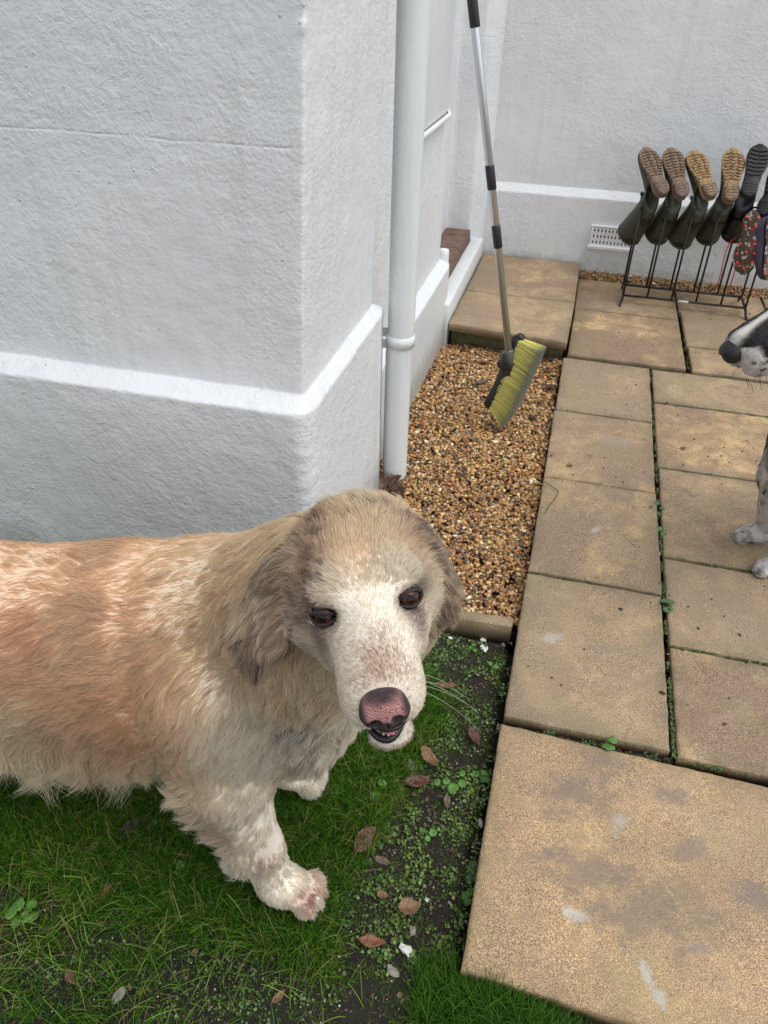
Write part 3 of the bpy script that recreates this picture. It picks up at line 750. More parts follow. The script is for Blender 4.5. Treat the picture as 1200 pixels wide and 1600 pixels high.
def make_boot(label, heel_px, toe_px, y_heel, y_toe, shaft_to, upper, sole, heelm, k=1.0, group='wellington boots on the rack', roll=0.0, black=False, h=.365):
    Hh = at(*heel_px, 1, y_heel); Tt = at(*toe_px, 1, y_toe)
    L = norm(Tt - Hh); Z = np.array(shaft_to) - Hh; Z = norm(Z - L * (Z @ L)); Y = np.cross(Z, L)
    s = np.linalg.norm(Tt - Hh) / .282; s = min(max(s, .85), 1.12)
    M_ = Matrix(((L[0], Y[0], Z[0], Hh[0]), (L[1], Y[1], Z[1], Hh[1]), (L[2], Y[2], Z[2], Hh[2]), (0, 0, 0, 1)))
    root = empty('wellington_boot', (0, 0, 0), label, 'boot', group); root.matrix_world = M_ @ Matrix.Scale(s, 4)
    R = [(.018, h, 0, .075, .068), (.019, h - .012, 0, .0735, .0665), (.020, h - .015, 0, .0715, .0645), (.020, .28, 0, .0690, .062), (.024, .21, 3, .0630, .056), (.032, .16, 6, .056, .049), (.036, .125, 14, .056, .046), (.046, .095, 30, .060, .044),
         (.066, .072, 52, .060, .039), (.100, .060, 70, .050, .038), (.135, .052, 80, .042, .0400), (.175, .044, 86, .036, .0445), (.21, .038, 88, .032, .0465), (.24, .034, 90, .028, .043), (.264, .030, 90, .022, .034), (.278, .026, 90, .014, .020), (.284, .022, 90, .004, .006)]
    n = 28; th = np.linspace(0, 2 * np.pi, n, endpoint=False); rings = []
    for (x, z, ti, a, b) in R:
        t_ = math.radians(ti); u = np.array([math.cos(t_), 0, -math.sin(t_)])      # in-plane direction (front for the shaft, up/down for the foot)
        P = np.array([x, 0, z]) + np.cos(th)[:, None] * a * u * np.array([1, 1, 1]) + np.sin(th)[:, None] * b * np.array([0, 1.0, 0])
        P[:, 1] += lat_c(P[:, 0]) * (z < .12)
        P[:, 2] = np.maximum(P[:, 2], .010); P[:, 0] = np.maximum(P[:, 0], -.004 if z < .12 else -.07)
        rings.append(P)
    for i, P in enumerate(rings): P += .0012 * np.stack([fbm(P * 25 + s, 2)] * 3, -1)
    V, F = loft_vf(rings, cap=False); F.append(tuple(range((len(rings) - 1) * n, len(rings) * n)))
    inner = rings[0] * np.array([1, 1, 1.0]); iv = []
    for zz_ in (h, h - .10, h - .19):
        P = rings[0].copy(); P[:, :2] = (P[:, :2] - [.02, 0]) * (.955 if zz_ == h else .86 if zz_ > h - .15 else .7) + [.02, 0]; P[:, 2] = zz_; iv.append(P)
    V2, F2 = loft_vf(iv, cap=False); F2 = [f[::-1] for f in F2]; F2.append(tuple(range(2 * n, 3 * n)))
    mb = MB(); mb.add(V, F); o0 = mb.n; mb.add(V2, F2)
    for j in range(n): q = (j + 1) % n; mb.f.append((j, q, o0 + q, o0 + j))
    up = mb.build('upper', upper, root)
    mb = MB(); plate(mb, outline(.070, .284, k=1.06), .001, .014); plate(mb, outline(-.003, .125, k=1.05), .008, .026) if not black else plate(mb, outline(-.003, .13, k=1.05), .0, .024)
    mb.build('sole', sole, root)
    mb = MB(); hx = outline(-.003, .078, n=14, k=1.02); hx[:, 0] = np.minimum(hx[:, 0], .070); plate(mb, hx, -.016, .018, .002)
    mb.build('heel', heelm, root)
    mb = MB(); r = random.Random(int(heel_px[0]))
    nrow = 9 if not black else 7
    for q in range(nrow):
        x = .122 + (.150 / nrow) * q; hw = float(half_w(x)) * .86; c = float(lat_c(x)); zt = -.0045
        if black: segs = [(-1, -.08), (.08, 1)]
        else: segs = [(-1, -.45), (-.38, .0), (.04, .42), (.5, 1)]
        for a, b in segs:
            y0, y1 = c + hw * a, c + hw * b; sk_ = .006 * (1 if (a + b) > 0 else -1) * (1 if abs(a + b) < .9 or black else 0)
            w = .0045 if not black else .0075
            Vb, Fb = box_vf((x, (y0 + y1) / 2, zt + .003), (w * 2 * r.uniform(.7, 1), abs(y1 - y0), .009)); Vb[:, 0] += (Vb[:, 1] - (y0 + y1) / 2) / max(1e-4, abs(y1 - y0)) * sk_ * 2 + (abs(Vb[:, 1] - c) / hw) * -.006
            mb.add(Vb, Fb)
    for q in range(4):
        x = .012 + .015 * q; hw = float(half_w(x)) * .8
        mb.add(*box_vf((x, 0, -.0165), (.006, hw * 2, .004)))
    td = mb.build('tread', sole if not black else MAT['sole_black'], root, bevel=.001, smooth=False); td['kind'] = 'stuff'
    if not black and heel_px[0] in (1037, 1113):
        mb = MB(); mb.add(*box_vf((.015, -.0575, h - .06), (.003, .002, .055))); mb.build('side_mark', MAT['tag_white'], root)
    return root
G1 = 'olive wellington boots upside down on the rack'
def sh(px, py, y): return at(px, py, 1, y)
make_boot('muddy soled olive wellington boot, first from the left end of the rack', (1037, 304), (1011, 234), 3.66, 3.80, sh(972, 371, 3.90), MAT['olive'], MAT['sole_tan_muddy'], MAT['heel_muddy'], group=G1)
make_boot('olive wellington boot with muddy pinkish sole, second from the left end', (1067, 308), (1050, 238), 3.66, 3.80, sh(1022, 384, 3.90), MAT['olive'], MAT['sole_tan_muddy'], MAT['heel_muddy'], group=G1)
make_boot('olive wellington boot with cleaner tan sole whose heel tilts right, third in the row', (1113, 308), (1086, 242), 3.66, 3.80, sh(1052, 396, 3.90), MAT['olive'], MAT['sole_tan'], MAT['heel_muddy'], group=G1)
make_boot('narrow looking olive wellington boot with tan sole beside the black boots', (1141, 314), (1146, 247), 3.66, 3.79, sh(1098, 400, 3.88), MAT['olive'], MAT['sole_tan'], MAT['heel_muddy'], group=G1)
G2 = 'black boots with thick treads on the rack'
make_boot('black wellington boot with chunky black sole next to the tan soled boots', (1168, 306), (1187, 236), 3.66, 3.80, sh(1140, 385, 3.90), MAT['blackrub'], MAT['sole_black'], MAT['sole_black'], group=G2, black=True)
make_boot('black boot lying lower behind the studded football boot at the rack end', (1190, 335), (1222, 262), 3.69, 3.80, sh(1186, 400, 3.88), MAT['blackrub'], MAT['sole_black'], MAT['sole_black'], group=G2, black=True)

# ------------------------------------------------------------------ football boots, toe down
t = NT('muddy_sole_plate'); mk = t.ramp(t.noise(32, 5, .7), [(.40, 0), (.48, 1)])
cf = t.mix(t.ramp(t.noise(22, 2), [(.60, 0), (.63, 1)]), (.58, .56, .54), (.62, .035, .03)); MAT['fb_plate'] = t.out(t.mix(mk, cf, (.075, .055, .034)), .75, t.bump(t.noise(90, 5), .9, .006))
MAT['navy'] = simple('navy_boot_fabric', (.025, .022, .075), .5, 0, (120, .4, .003), (16, (.06, .04, .05)))
MAT['red'] = simple('coral_red_plastic', (.72, .05, .05), .4)
MAT['red_lace'] = simple('red_lace', (.65, .03, .04), .7)
def football_boot(label, heel_px, toe_px, y, face, laces):
    Hh = at(*heel_px, 1, y); Tt = at(*toe_px, 1, y - .01)
    L = norm(Tt - Hh); Z = -np.array(face, float); Z = norm(Z - L * (Z @ L)); Y = np.cross(Z, L); s = np.linalg.norm(Tt - Hh) / .282
    root = empty('football_boot', (0, 0, 0), label, 'football boot', 'football boots hung on the rack')
    root.matrix_world = Matrix(((L[0], Y[0], Z[0], Hh[0]), (L[1], Y[1], Z[1], Hh[1]), (L[2], Y[2], Z[2], Hh[2]), (0, 0, 0, 1))) @ Matrix.Scale(s, 4)
    n = 24; th = np.linspace(0, 2 * np.pi, n, endpoint=False); rings = []
    for x, hz_ in ((-.002, .03), (.004, .062), (.02, .085), (.06, .088), (.10, .078), (.14, .062), (.18, .050), (.22, .043), (.25, .037), (.272, .028), (.282, .014)):
        hw = float(half_w(max(x, .004))) * (.98 if x > 0 else .6); c = float(lat_c(x))
        co = np.cos(th); si = np.sin(th)
        P = np.stack([np.full(n, x), c + hw * np.sign(co) * np.abs(co) ** .8, .004 + hz_ * .5 * (1 + np.sign(si) * np.abs(si) ** .8)], -1); rings.append(P)
    V, F = loft_vf(rings); mb = MB(); mb.add(V, F); mb.build('upper', MAT['navy'], root)
    mb = MB()
    mb.add(*tube_vf([(.0 + .028 + .03 * math.cos(a), .024 * math.sin(a), .088) for a in np.linspace(0, 2 * np.pi, 14)], .005, 6)); mb.build('collar', MAT['black_plastic'], root)
    mb = MB(); plate(mb, outline(-.002, .284, k=1.0), -.003, .006); mb.build('sole_plate', MAT['fb_plate'], root)
    for (x, yy) in ((.022, -.024), (.022, .024), (.062, -.022), (.062, .022), (.140, -.028), (.140, .032), (.178, 0), (.182, -.036), (.186, .038), (.222, -.032), (.226, .032), (.252, 0)):
        mb = MB(); mb.add(*tube_vf([(x, yy, -.002), (x, yy, -.006), (x, yy, -.0155)], [.0075, .0062, .0042], 8)); mb.build('stud', MAT['red'], root)
    for q in range(4):
        mb = MB(); mb.add(*box_vf((.10 + .02 * q, -.0335 - .003 * q, .030), (.006, .003, .032), np.array([[.8, 0, .6], [0, 1, 0], [-.6, 0, .8]]))); mb.build('side_stripe', MAT['tag_white'], root)
    for q in range(5):
        x = .085 + .02 * q; mb = MB(); mb.add(*tube_vf([(x, -.022, .075 - .006 * q), (x + .004, 0, .082 - .0065 * q), (x, .022, .075 - .006 * q)], .0022, 6)); mb.build('lace', MAT['red_lace'], root)
    for pts in laces:
        mb = MB(); W_ = [at(px, py, 1, yy) for px, py, yy in pts]
        W2 = []
        for i in range(len(W_) - 1):
            for k_ in range(4): W2.append(W_[i] * (1 - k_ / 4) + W_[i + 1] * k_ / 4)
        W2.append(W_[-1]); W2 = np.array(W2); sm = W2.copy()
        for _ in range(3): sm[1:-1] = (sm[:-2] + sm[1:-1] * 2 + sm[2:]) / 4
        mb.add(*tube_vf(sm, .0026, 6)); lo = mb.build('loose_lace', MAT['red_lace']); lo.parent = root; lo.matrix_parent_inverse = root.matrix_world.inverted()
    return root
football_boot('mud caked football boot with red studs facing out, hanging toe down before the black boots', (1177, 331), (1160, 429), 3.675, (-.25, -.93, .25),
              [[(1150, 372, 3.72), (1142, 376, 3.72), (1134, 392, 3.73), (1128, 420, 3.74), (1121, 448, 3.75)], [(1150, 415, 3.70), (1146, 432, 3.72), (1141, 445, 3.73), (1140, 458, 3.73)]])
football_boot('navy football boot at the end of the rack, side on with red laces', (1203, 338), (1199, 437), 3.68, (.93, -.35, .1),
              [[(1186, 408, 3.71), (1182, 425, 3.72), (1176, 447, 3.73), (1173, 462, 3.74), (1162, 468, 3.76)]])
# ================================================================== ANIMALS: implicit body, one continuous surface
class Body:
    def __init__(s): s.P = []; s.C = []
    def cone(s, a, b, ra, rb, k=.03, flow=None, ln=.03, lift=.25, tag=0, flat=None):
        """tapered capsule; flat=(axis, factor) squeezes it along a world axis"""
        if tag in (1, 2, 3, 9): ra, rb = ra * s.K, rb * s.K
        s.P.append(dict(t='c', a=np.array(a, float), b=np.array(b, float), ra=ra, rb=rb, k=k, flow=flow, ln=ln, lift=lift, tag=tag, flat=flat)); return s
    K = 1.0
    def ell(s, c, r, axes=None, k=.03, flow=None, ln=.03, lift=.25, tag=0):
        r = np.array(r, float) * (s.K if tag in (1, 2, 3, 9) else 1); s.P.append(dict(t='e', c=np.array(c, float), r=np.array(r, float), A=np.eye(3) if axes is None else np.array(axes, float), k=k, flow=flow, ln=ln, lift=lift, tag=tag)); return s
    def cut(s, c, r, axes=None, k=.006):
        s.C.append(dict(t='e', c=np.array(c, float), r=np.array(r, float), A=np.eye(3) if axes is None else np.array(axes, float), k=k)); return s
    @staticmethod
    def d1(p, X):
        if p['t'] == 'e':
            q = (X - p['c']) @ p['A'].T; k0 = np.linalg.norm(q / p['r'], axis=-1) + 1e-9; k1 = np.linalg.norm(q / p['r'] ** 2, axis=-1) + 1e-9
            return k0 * (k0 - 1) / k1
        a, b = p['a'], p['b']; Q = X
        if p['flat'] is not None:
            ax, f = p['flat']; ax = norm(ax); m = np.eye(3) + (1 / f - 1) * np.outer(ax, ax); Q = (X - a) @ m.T + a; b = (b - a) @ m.T + a
        ab = b - a; t = np.clip(((Q - a) @ ab) / (ab @ ab), 0, 1)
        d = np.linalg.norm(Q - a - t[..., None] * ab, axis=-1) - (p['ra'] + (p['rb'] - p['ra']) * t)
        return d if p['flat'] is None else d * min(1, p['flat'][1])
    def bb(s, p, m):
        if p['t'] == 'e': r = p['r'].max(); return p['c'] - r - m, p['c'] + r + m
        r = max(p['ra'], p['rb']); return np.minimum(p['a'], p['b']) - r - m, np.maximum(p['a'], p['b']) + r + m
    @staticmethod
    def smin(a, b, k):
        h = np.maximum(k - np.abs(a - b), 0) / k; return np.minimum(a, b) - h * h * k * .25
    def full(s, X):
        D = np.full(X.shape[:-1], 1.0)
        for p in s.P: D = s.smin(D, s.d1(p, X), p['k'])
        for p in s.C: D = -s.smin(-D, s.d1(p, X), p['k'])
        return D
    def mesh(s, vox):
        lo = np.min([s.bb(p, .03)[0] for p in s.P], 0); hi = np.max([s.bb(p, .03)[1] for p in s.P], 0)
        n = np.ceil((hi - lo) / vox).astype(int) + 1
        ax = [lo[i] + vox * np.arange(n[i]) for i in range(3)]
        D = np.full(n, 1.0, np.float32)
        for grp, sg in ((s.P, 1), (s.C, -1)):
            for p in grp:
                a, b = s.bb(p, .05); i0 = np.clip(((a - lo) / vox).astype(int), 0, n - 1); i1 = np.clip(((b - lo) / vox).astype(int) + 2, 1, n)
                sl = tuple(slice(i0[i], i1[i]) for i in range(3))
                X = np.stack(np.meshgrid(*[ax[i][sl[i]] for i in range(3)], indexing='ij'), -1)
                d = s.d1(p, X)
                D[sl] = s.smin(D[sl], d, p['k']) if sg > 0 else -s.smin(-D[sl], d, p['k'])
        # surface nets
        In = D < 0; c = n - 1
        cs = [D[dx:dx + c[0], dy:dy + c[1], dz:dz + c[2]] for dx in (0, 1) for dy in (0, 1) for dz in (0, 1)]
        ins = sum((q < 0).astype(np.int8) for q in cs); act = (ins > 0) & (ins < 8)
        idx = -np.ones(tuple(c), int); I = np.argwhere(act); idx[act] = np.arange(len(I))
        cv = np.stack([q[act] for q in cs], -1); off = np.array([[dx, dy, dz] for dx in (0, 1) for dy in (0, 1) for dz in (0, 1)], float)
        acc = np.zeros((len(I), 3)); cnt = np.zeros(len(I))
        for a in range(8):
            for b in range(a + 1, 8):
                if np.abs(off[a] - off[b]).sum() != 1: continue
                m = (cv[:, a] < 0) != (cv[:, b] < 0); t = cv[:, a] / (cv[:, a] - cv[:, b] + 1e-12)
                acc[m] += (off[a] + t[:, None] * (off[b] - off[a]))[m]; cnt += m
        V = lo + vox * (I + acc / cnt[:, None]); F = []
        for axis in range(3):
            u, v = (axis + 1) % 3, (axis + 2) % 3
            sa = [slice(0, n[i]) for i in range(3)]; sb = list(sa); sa[axis] = slice(0, n[axis] - 1); sb[axis] = slice(1, n[axis])
            A, B = In[tuple(sa)], In[tuple(sb)]; E_ = np.argwhere(A != B)
            ok = (E_[:, u] > 0) & (E_[:, v] > 0) & (E_[:, u] < n[u] - 1) & (E_[:, v] < n[v] - 1); E_ = E_[ok]
            ax_in = A[tuple(E_.T)]
            def at_(du, dv):
                q = E_.copy(); q[:, u] -= du; q[:, v] -= dv; return idx[tuple(q.T)]
            q = np.stack([at_(1, 1), at_(0, 1), at_(0, 0), at_(1, 0)], -1); q[~ax_in] = q[~ax_in][:, ::-1]; F.append(q)
        F = np.concatenate(F); F = F[(F >= 0).all(1)]
        for _ in range(2):
            g = s.grad(V); V = V - g * s.full(V)[:, None] * .8
        return V, F
    def grad(s, V, e=.0015):
        g = np.stack([s.full(V + np.eye(3)[i] * e) - s.full(V - np.eye(3)[i] * e) for i in range(3)], -1); return norm(g)
    def blend(s, V, sig=.012):
        W = []; fl = []; 
        for p in s.P:
            if p['flow'] is None: continue
            d = np.abs(s.d1(p, V)); W.append(np.exp(-np.clip(d, 0, .4) / sig) + 1e-12); fl.append(p)
        W = np.stack(W, -1); W /= W.sum(-1, keepdims=True)
        flow = W @ np.array([norm(p['flow']) for p in fl]); ln = W @ np.array([p['ln'] for p in fl]); lift = W @ np.array([p['lift'] for p in fl])
        tg = np.array([p['tag'] for p in fl])[W.argmax(-1)]
        return flow, ln, lift, tg, W, fl

def mesh_obj(name, V, F, mat, parent=None, col=None):
    me = bpy.data.meshes.new(name); me.from_pydata(V.tolist(), [], F.tolist()); me.polygons.foreach_set('use_smooth', [True] * len(F))
    if col is not None:
        a = me.color_attributes.new('col', 'FLOAT_COLOR', 'POINT'); a.data.foreach_set('color', np.concatenate([col, np.ones((len(V), 1))], 1).astype(np.float32).ravel())
    me.materials.append(mat); me.update(); o = bpy.data.objects.new(name, me); link(o)
    if parent is not None: local_parent(o, parent)
    return o

def sample_roots(V, F, dens_v, rg):
    """area weighted random points on quads, dens_v: hairs per square metre at each vertex"""
    A, B, C, D = (V[F[:, i]] for i in range(4))
    n1 = np.cross(B - A, C - A); n2 = np.cross(C - A, D - A); a1 = np.linalg.norm(n1, axis=1) / 2; a2 = np.linalg.norm(n2, axis=1) / 2
    tri = np.concatenate([F[:, [0, 1, 2]], F[:, [0, 2, 3]]]); ar = np.concatenate([a1, a2])
    dn = dens_v[tri].mean(1); ex = ar * dn; n = rg.poisson(ex); T = np.repeat(np.arange(len(tri)), n); t = tri[T]
    r1 = np.sqrt(rg.uniform(size=len(t))); r2 = rg.uniform(size=len(t)); w = np.stack([1 - r1, r1 * (1 - r2), r1 * r2], -1)
    return (V[t] * w[..., None]).sum(1), t, w

def curves_obj(name, pts, rad, col, mat, parent=None, tipcol=None):
    """pts (n,k,3) in world space, rad (n,k)"""
    n, k = pts.shape[:2]
    hc = bpy.data.hair_curves.new(name); hc.add_curves([k] * n)
    hc.attributes['position'].data.foreach_set('vector', pts.reshape(-1, 3).astype(np.float32).ravel())
    ra = hc.attributes.get('radius') or hc.attributes.new('radius', 'FLOAT', 'POINT')
    ra.data.foreach_set('value', rad.astype(np.float32).ravel())
    ca = hc.attributes.new('col', 'FLOAT_COLOR', 'POINT')
    c = np.concatenate([col if col.ndim == 3 else np.repeat(col[:, None], k, 1), np.ones((n, k, 1))], -1)
    ca.data.foreach_set('color', c.astype(np.float32).ravel())
    hc.materials.append(mat); o = bpy.data.objects.new(name, hc); link(o)
    if parent is not None: local_parent(o, parent)
    return o

def groom(roots, nrm, flow, ln, lift, rg, npt=7, wave=.12, sink=.18, clump=.5, csize=.012, grav=.25, jitter=.25, wavef=2.0, clump_pow=1.0, gper=34):
    n = len(roots)
    f = flow - nrm * (flow * nrm).sum(-1, keepdims=True); f = norm(f + 1e-6)
    # smooth wandering of the coat
    side = np.cross(nrm, f); wob = fbm(roots * 11, 2)[:, None] * .8 + fbm(roots * 40 + 7, 2)[:, None] * .45 + rg.normal(size=(n, 1)) * jitter * .5
    f = norm(f + side * wob)
    d0 = norm(f + nrm * (lift * (1 + rg.normal(size=n) * .25))[:, None])
    L = ln * np.clip(1 + rg.normal(size=n) * .18, .4, 1.6) * (1 + .35 * fbm(roots * 16 + 3, 2))
    t = np.linspace(0, 1, npt); P = np.zeros((n, npt, 3)); P[:, 0] = roots - nrm * .0015
    side = norm(np.cross(d0, nrm)); d = d0.copy(); G = np.array([0, 0, -1.0])
    ph = fbm(roots * 22 + 40, 2) * 9 + rg.normal(size=n) * .35
    for i in range(1, npt):
        d = norm(d + (G * grav + f * .55 * lift[:, None] * 1.2 - nrm * (sink[:, None] if np.ndim(sink) else sink)) / (npt - 1) * 1.6)
        s_ = side * (np.sin(ph + t[i] * wavef * 2 * np.pi) * wave * t[i])[:, None]
        P[:, i] = P[:, i - 1] + norm(d + s_ * 2) * (L / (npt - 1))[:, None]
    if True:
        ng = max(8, int(n * .0) + int(len(roots) / gper)); gi = rg.choice(n, min(ng, n), replace=False)
        kd = kdtree.KDTree(len(gi))
        for q, i in enumerate(gi): kd.insert(roots[i], q)
        kd.balance(); near = np.array([kd.find(r)[1] for r in roots]); Gp = P[gi[near]]
        cs = np.broadcast_to(np.asarray(clump), (n,)); dr = np.linalg.norm(Gp[:, 0] - P[:, 0], axis=1)
        w = (t[None] ** clump_pow) * (cs * np.exp(-(dr / (csize * 2.2)) ** 2) * rg.uniform(.5, 1.1, n))[:, None]
        # keep own length: pull towards the guide's shape
        P = P * (1 - np.clip(w, 0, .95)[..., None]) + Gp * np.clip(w, 0, .95)[..., None]
    return P

# ------------------------------------------------------------------ the golden dog
E0 = at_depth(575, 933, .750); N0 = at_depth(600, 1078, .650)
HF = norm(N0 - E0); _ro = math.radians(11.6)
HR = CAM_R.T @ np.array([math.cos(_ro), -math.sin(_ro), 0.0]); HR = norm(HR - HF * (HR @ HF)); HU = -np.cross(HR, HF)
HA = np.array([HR, HF, HU])
def hl(x, y, z): return E0 + HR * x + HF * y + HU * z
def hdir(x, y, z): return HR * x + HF * y + HU * z
DOWN = np.array([0, 0, -1.0])

dog = Body()
# trunk
fb_ = (-1, 0, -.35)
dog.ell((-1.00, .705, .400), (.150, .125, .145), k=.08, flow=(-.8, -.1, -.6), ln=.055)
dog.ell((-.78, .715, .383), (.230, .130, .148), k=.08, flow=fb_, ln=.050)
dog.ell((-.54, .745, .400), (.185, .140, .180), k=.08, flow=(-.9, 0, -.5), ln=.055)
dog.ell((-.40, .755, .405), (.130, .130, .180), k=.07, flow=(-.5, -.1, -.8), ln=.058)
dog.cone((-1.05, .70, .455), (-.50, .76, .495), .072, .075, k=.08, flow=(-1, 0, -.1), ln=.035)
# neck and ruff
dog.cone((-.40, .760, .505), hl(0, -.110, -.045), .112, .078, k=.07, flow=(-.75, .05, -.65), ln=.045)
dog.cone((-.335, .720, .420), hl(0, -.075, -.070), .098, .066, k=.06, flow=(-.25, -.1, -.95), ln=.050, lift=.4)
dog.ell((-.295, .735, .420), (.085, .105, .120), k=.06, flow=(-.1, -.2, -1), ln=.055, lift=.45)
# near foreleg (right), far foreleg (left)
dog.cone((-.395, .655, .430), (-.385, .640, .300), .085, .062, k=.05, flow=(-.35, -.1, -.95), ln=.040)
dog.cone((-.385, .640, .300), (-.345, .630, .130), .060, .036, k=.035, flow=(-.45, -.1, -.9), ln=.022)
dog.cone((-.345, .630, .130), (-.325, .632, .045), .035, .032, k=.025, flow=(.1, -.1, -1), ln=.012)
dog.ell((-.305, .632, .022), (.044, .034, .025), k=.02, flow=(.9, 0, -.4), ln=.014, lift=.35, tag=5)
for a, ln_ in ((-.0265, .036), (-.009, .045), (.0095, .045), (.027, .036)):
    dog.ell((-.300 + ln_, .632 + a, .014), (.018, .0098, .0165), k=.008, flow=(.9, a * 6, -.5), ln=.015, lift=.35, tag=5)
dog.cone((-.415, .845, .430), (-.415, .850, .300), .080, .060, k=.05, flow=(-.3, .1, -.95), ln=.035)
dog.cone((-.415, .850, .300), (-.392, .842, .130), .055, .033, k=.035, flow=(-.4, 0, -.9), ln=.020)
dog.cone((-.392, .842, .130), (-.385, .840, .045), .032, .030, k=.025, flow=(.1, 0, -1), ln=.012)
dog.ell((-.372, .848, .021), (.043, .035, .024), k=.02, flow=(.9, 0, -.4), ln=.010, tag=5)
for a, ln_ in ((-.025, .043), (-.009, .050), (.010, .050), (.026, .042)):
    dog.ell((-.374 + ln_, .848 + a, .014), (.018, .0115, .0175), k=.018, flow=(.9, a * 6, -.5), ln=.015, lift=.35, tag=5)
# hind legs
for sy, y0, fx in ((-1, .615, 0), (1, .80, .05)):
    dog.cone((-1.04 + fx, y0 + .02 * sy * -1, .430), (-.975 + fx, y0, .270), .110, .066, k=.06, flow=(-.5, 0, -.85), ln=.045)
    dog.cone((-.975 + fx, y0, .270), (-1.125 + fx, y0, .150), .058, .030, k=.035, flow=(-.6, 0, -.8), ln=.025)
    dog.cone((-1.125 + fx, y0, .150), (-1.105 + fx, y0, .040), .027, .028, k=.025, flow=(-.1, 0, -1), ln=.010)
    dog.ell((-1.075 + fx, y0, .021), (.045, .034, .023), k=.02, flow=(.9, 0, -.4), ln=.010)
    for a, ln_ in ((-.024, .044), (-.008, .050), (.009, .050), (.025, .043)):
        dog.ell((-1.078 + fx + ln_, y0 + a, .014), (.015, .0095, .014), k=.007, flow=(.9, 0, -.5), ln=.008)
# tail
dog.cone((-1.13, .70, .500), (-1.30, .69, .400), .040, .026, k=.05, flow=(-1, 0, -.8), ln=.07)
dog.cone((-1.30, .69, .400), (-1.44, .68, .330), .026, .014, k=.03, flow=(-1, 0, -.6), ln=.09, lift=.5)
# head (head-local: x image right, y towards the nose, z up)
EA = {}; EX = {-1: -.0425, 1: .0375}
for sx in (-1, 1):
    g_ = norm(hdir(.30 * sx, 1, .45)); r_ = norm(HR + HU * .10 * sx); r_ = norm(r_ - g_ * (r_ @ g_)); EA[sx] = np.array([r_, g_, norm(hdir(0, -.45, 1) - g_ * (hdir(0, -.45, 1) @ g_))])
    EA[sx][2] = norm(EA[sx][2] - r_ * (EA[sx][2] @ r_))
kf = hdir(0, -1, .15)
dog.ell(hl(-.005, -.046, -.002), (.063, .066, .050), HA, k=.03, flow=hdir(0, -1, .1), ln=.016, tag=1)
dog.ell(hl(-.006, -.088, -.026), (.060, .050, .050), HA, k=.04, flow=hdir(0, -1, -.3), ln=.022, tag=1)
for sx in (-1, 1):
    kx = 1 if sx < 0 else .86
    dog.ell(hl(.030 * sx * kx, .000, .022), (.026, .024, .017), HA, k=.018, flow=hdir(.5 * sx, -1, .3), ln=.010, tag=1)      # brow
    dog.ell(hl(.052 * sx * (1 if sx < 0 else .74), -.030 if sx < 0 else -.038, -.030), (.032 if sx < 0 else .026, .048, .038), HA, k=.03, flow=hdir(.7 * sx, -1, -.3), ln=.014, tag=1)   # cheek
    dog.ell(hl((-.0210 if sx < 0 else .0135), .086, -.036), (.0215, .036, .024), HA, k=.016, flow=hdir(.9 * sx, -.7, -.8), ln=.007, tag=2)  # flews
    dog.ell(hl(.036 * sx * (1 if sx < 0 else .78), .016, -.034), (.022, .036, .026), HA, k=.02, flow=hdir(.8 * sx, -1, -.5), ln=.009, tag=2)
    dog.cone(hl(.030 * sx if sx < 0 else .024, .028, -.010), hl(.016 * sx if sx < 0 else .012, .095, -.016), .016, .016, k=.02, flow=hdir(.4 * sx, -1, .2), ln=.006, tag=2)
dog.cone(hl(0, .015, .002), hl(-.002, .098, -.014), .027, .021, k=.02, flow=hdir(0, -1, .35), ln=.006, tag=2)               # bridge
dog.cone(hl(0, -.030, -.066), hl(-.005, .082, -.092), .032, .0150, k=.014, flow=hdir(0, -1, -.5), ln=.011, tag=2)           # lower jaw
dog.ell(hl(-.005, .090, -.094), (.0215, .017, .0095), HA, k=.012, flow=hdir(0, -.6, -1), ln=.003, tag=2)                     # chin
# ears: hanging flaps
def ear(top, bot, wx, wy, back, fl, mid=None):
    top, bot = np.array(top), np.array(bot)
    ax = norm(bot - top); nrm_ = norm(np.array(back)); nrm_ = norm(nrm_ - ax * (nrm_ @ ax)); sd_ = np.cross(ax, nrm_)
    L_ = np.linalg.norm(bot - top)
    dog.ell(top + ax * L_ * .30, (wx * .92, .015, L_ * .42), (sd_, nrm_, ax), k=.009, flow=fl, ln=.026, lift=.3, tag=3)
    dog.ell(top + ax * L_ * .66, (wx, .013, L_ * .40), (sd_, nrm_, ax), k=.004, flow=fl, ln=.032, lift=.35, tag=3)
ear(hl(-.066, -.060, .020), hl(-.134, -.032, -.074), .035, .02, hdir(-.80, .65, .35), (-.25, -.25, -1))
ear(hl(.050, -.062, .022), hl(.078, -.042, -.068), .028, .02, hdir(.85, .5, .4), (.20, -.2, -1))
# eye sockets and the gap of the mouth
for sx in (-1, 1): dog.cut(hl(EX[sx], .0210, .005), (.0155, .017, .0085), EA[sx], k=.010)
dog.cut(hl(-.004, .100, -.0735), (.0250, .052, .0120), HA, k=.005)

V, F = dog.mesh(.0065)
flow, ln, lift, tg, W, fl = dog.blend(V)
nrm_v = dog.grad(V)
def head_co(V): return (V - E0) @ HA.T
H_ = head_co(V)

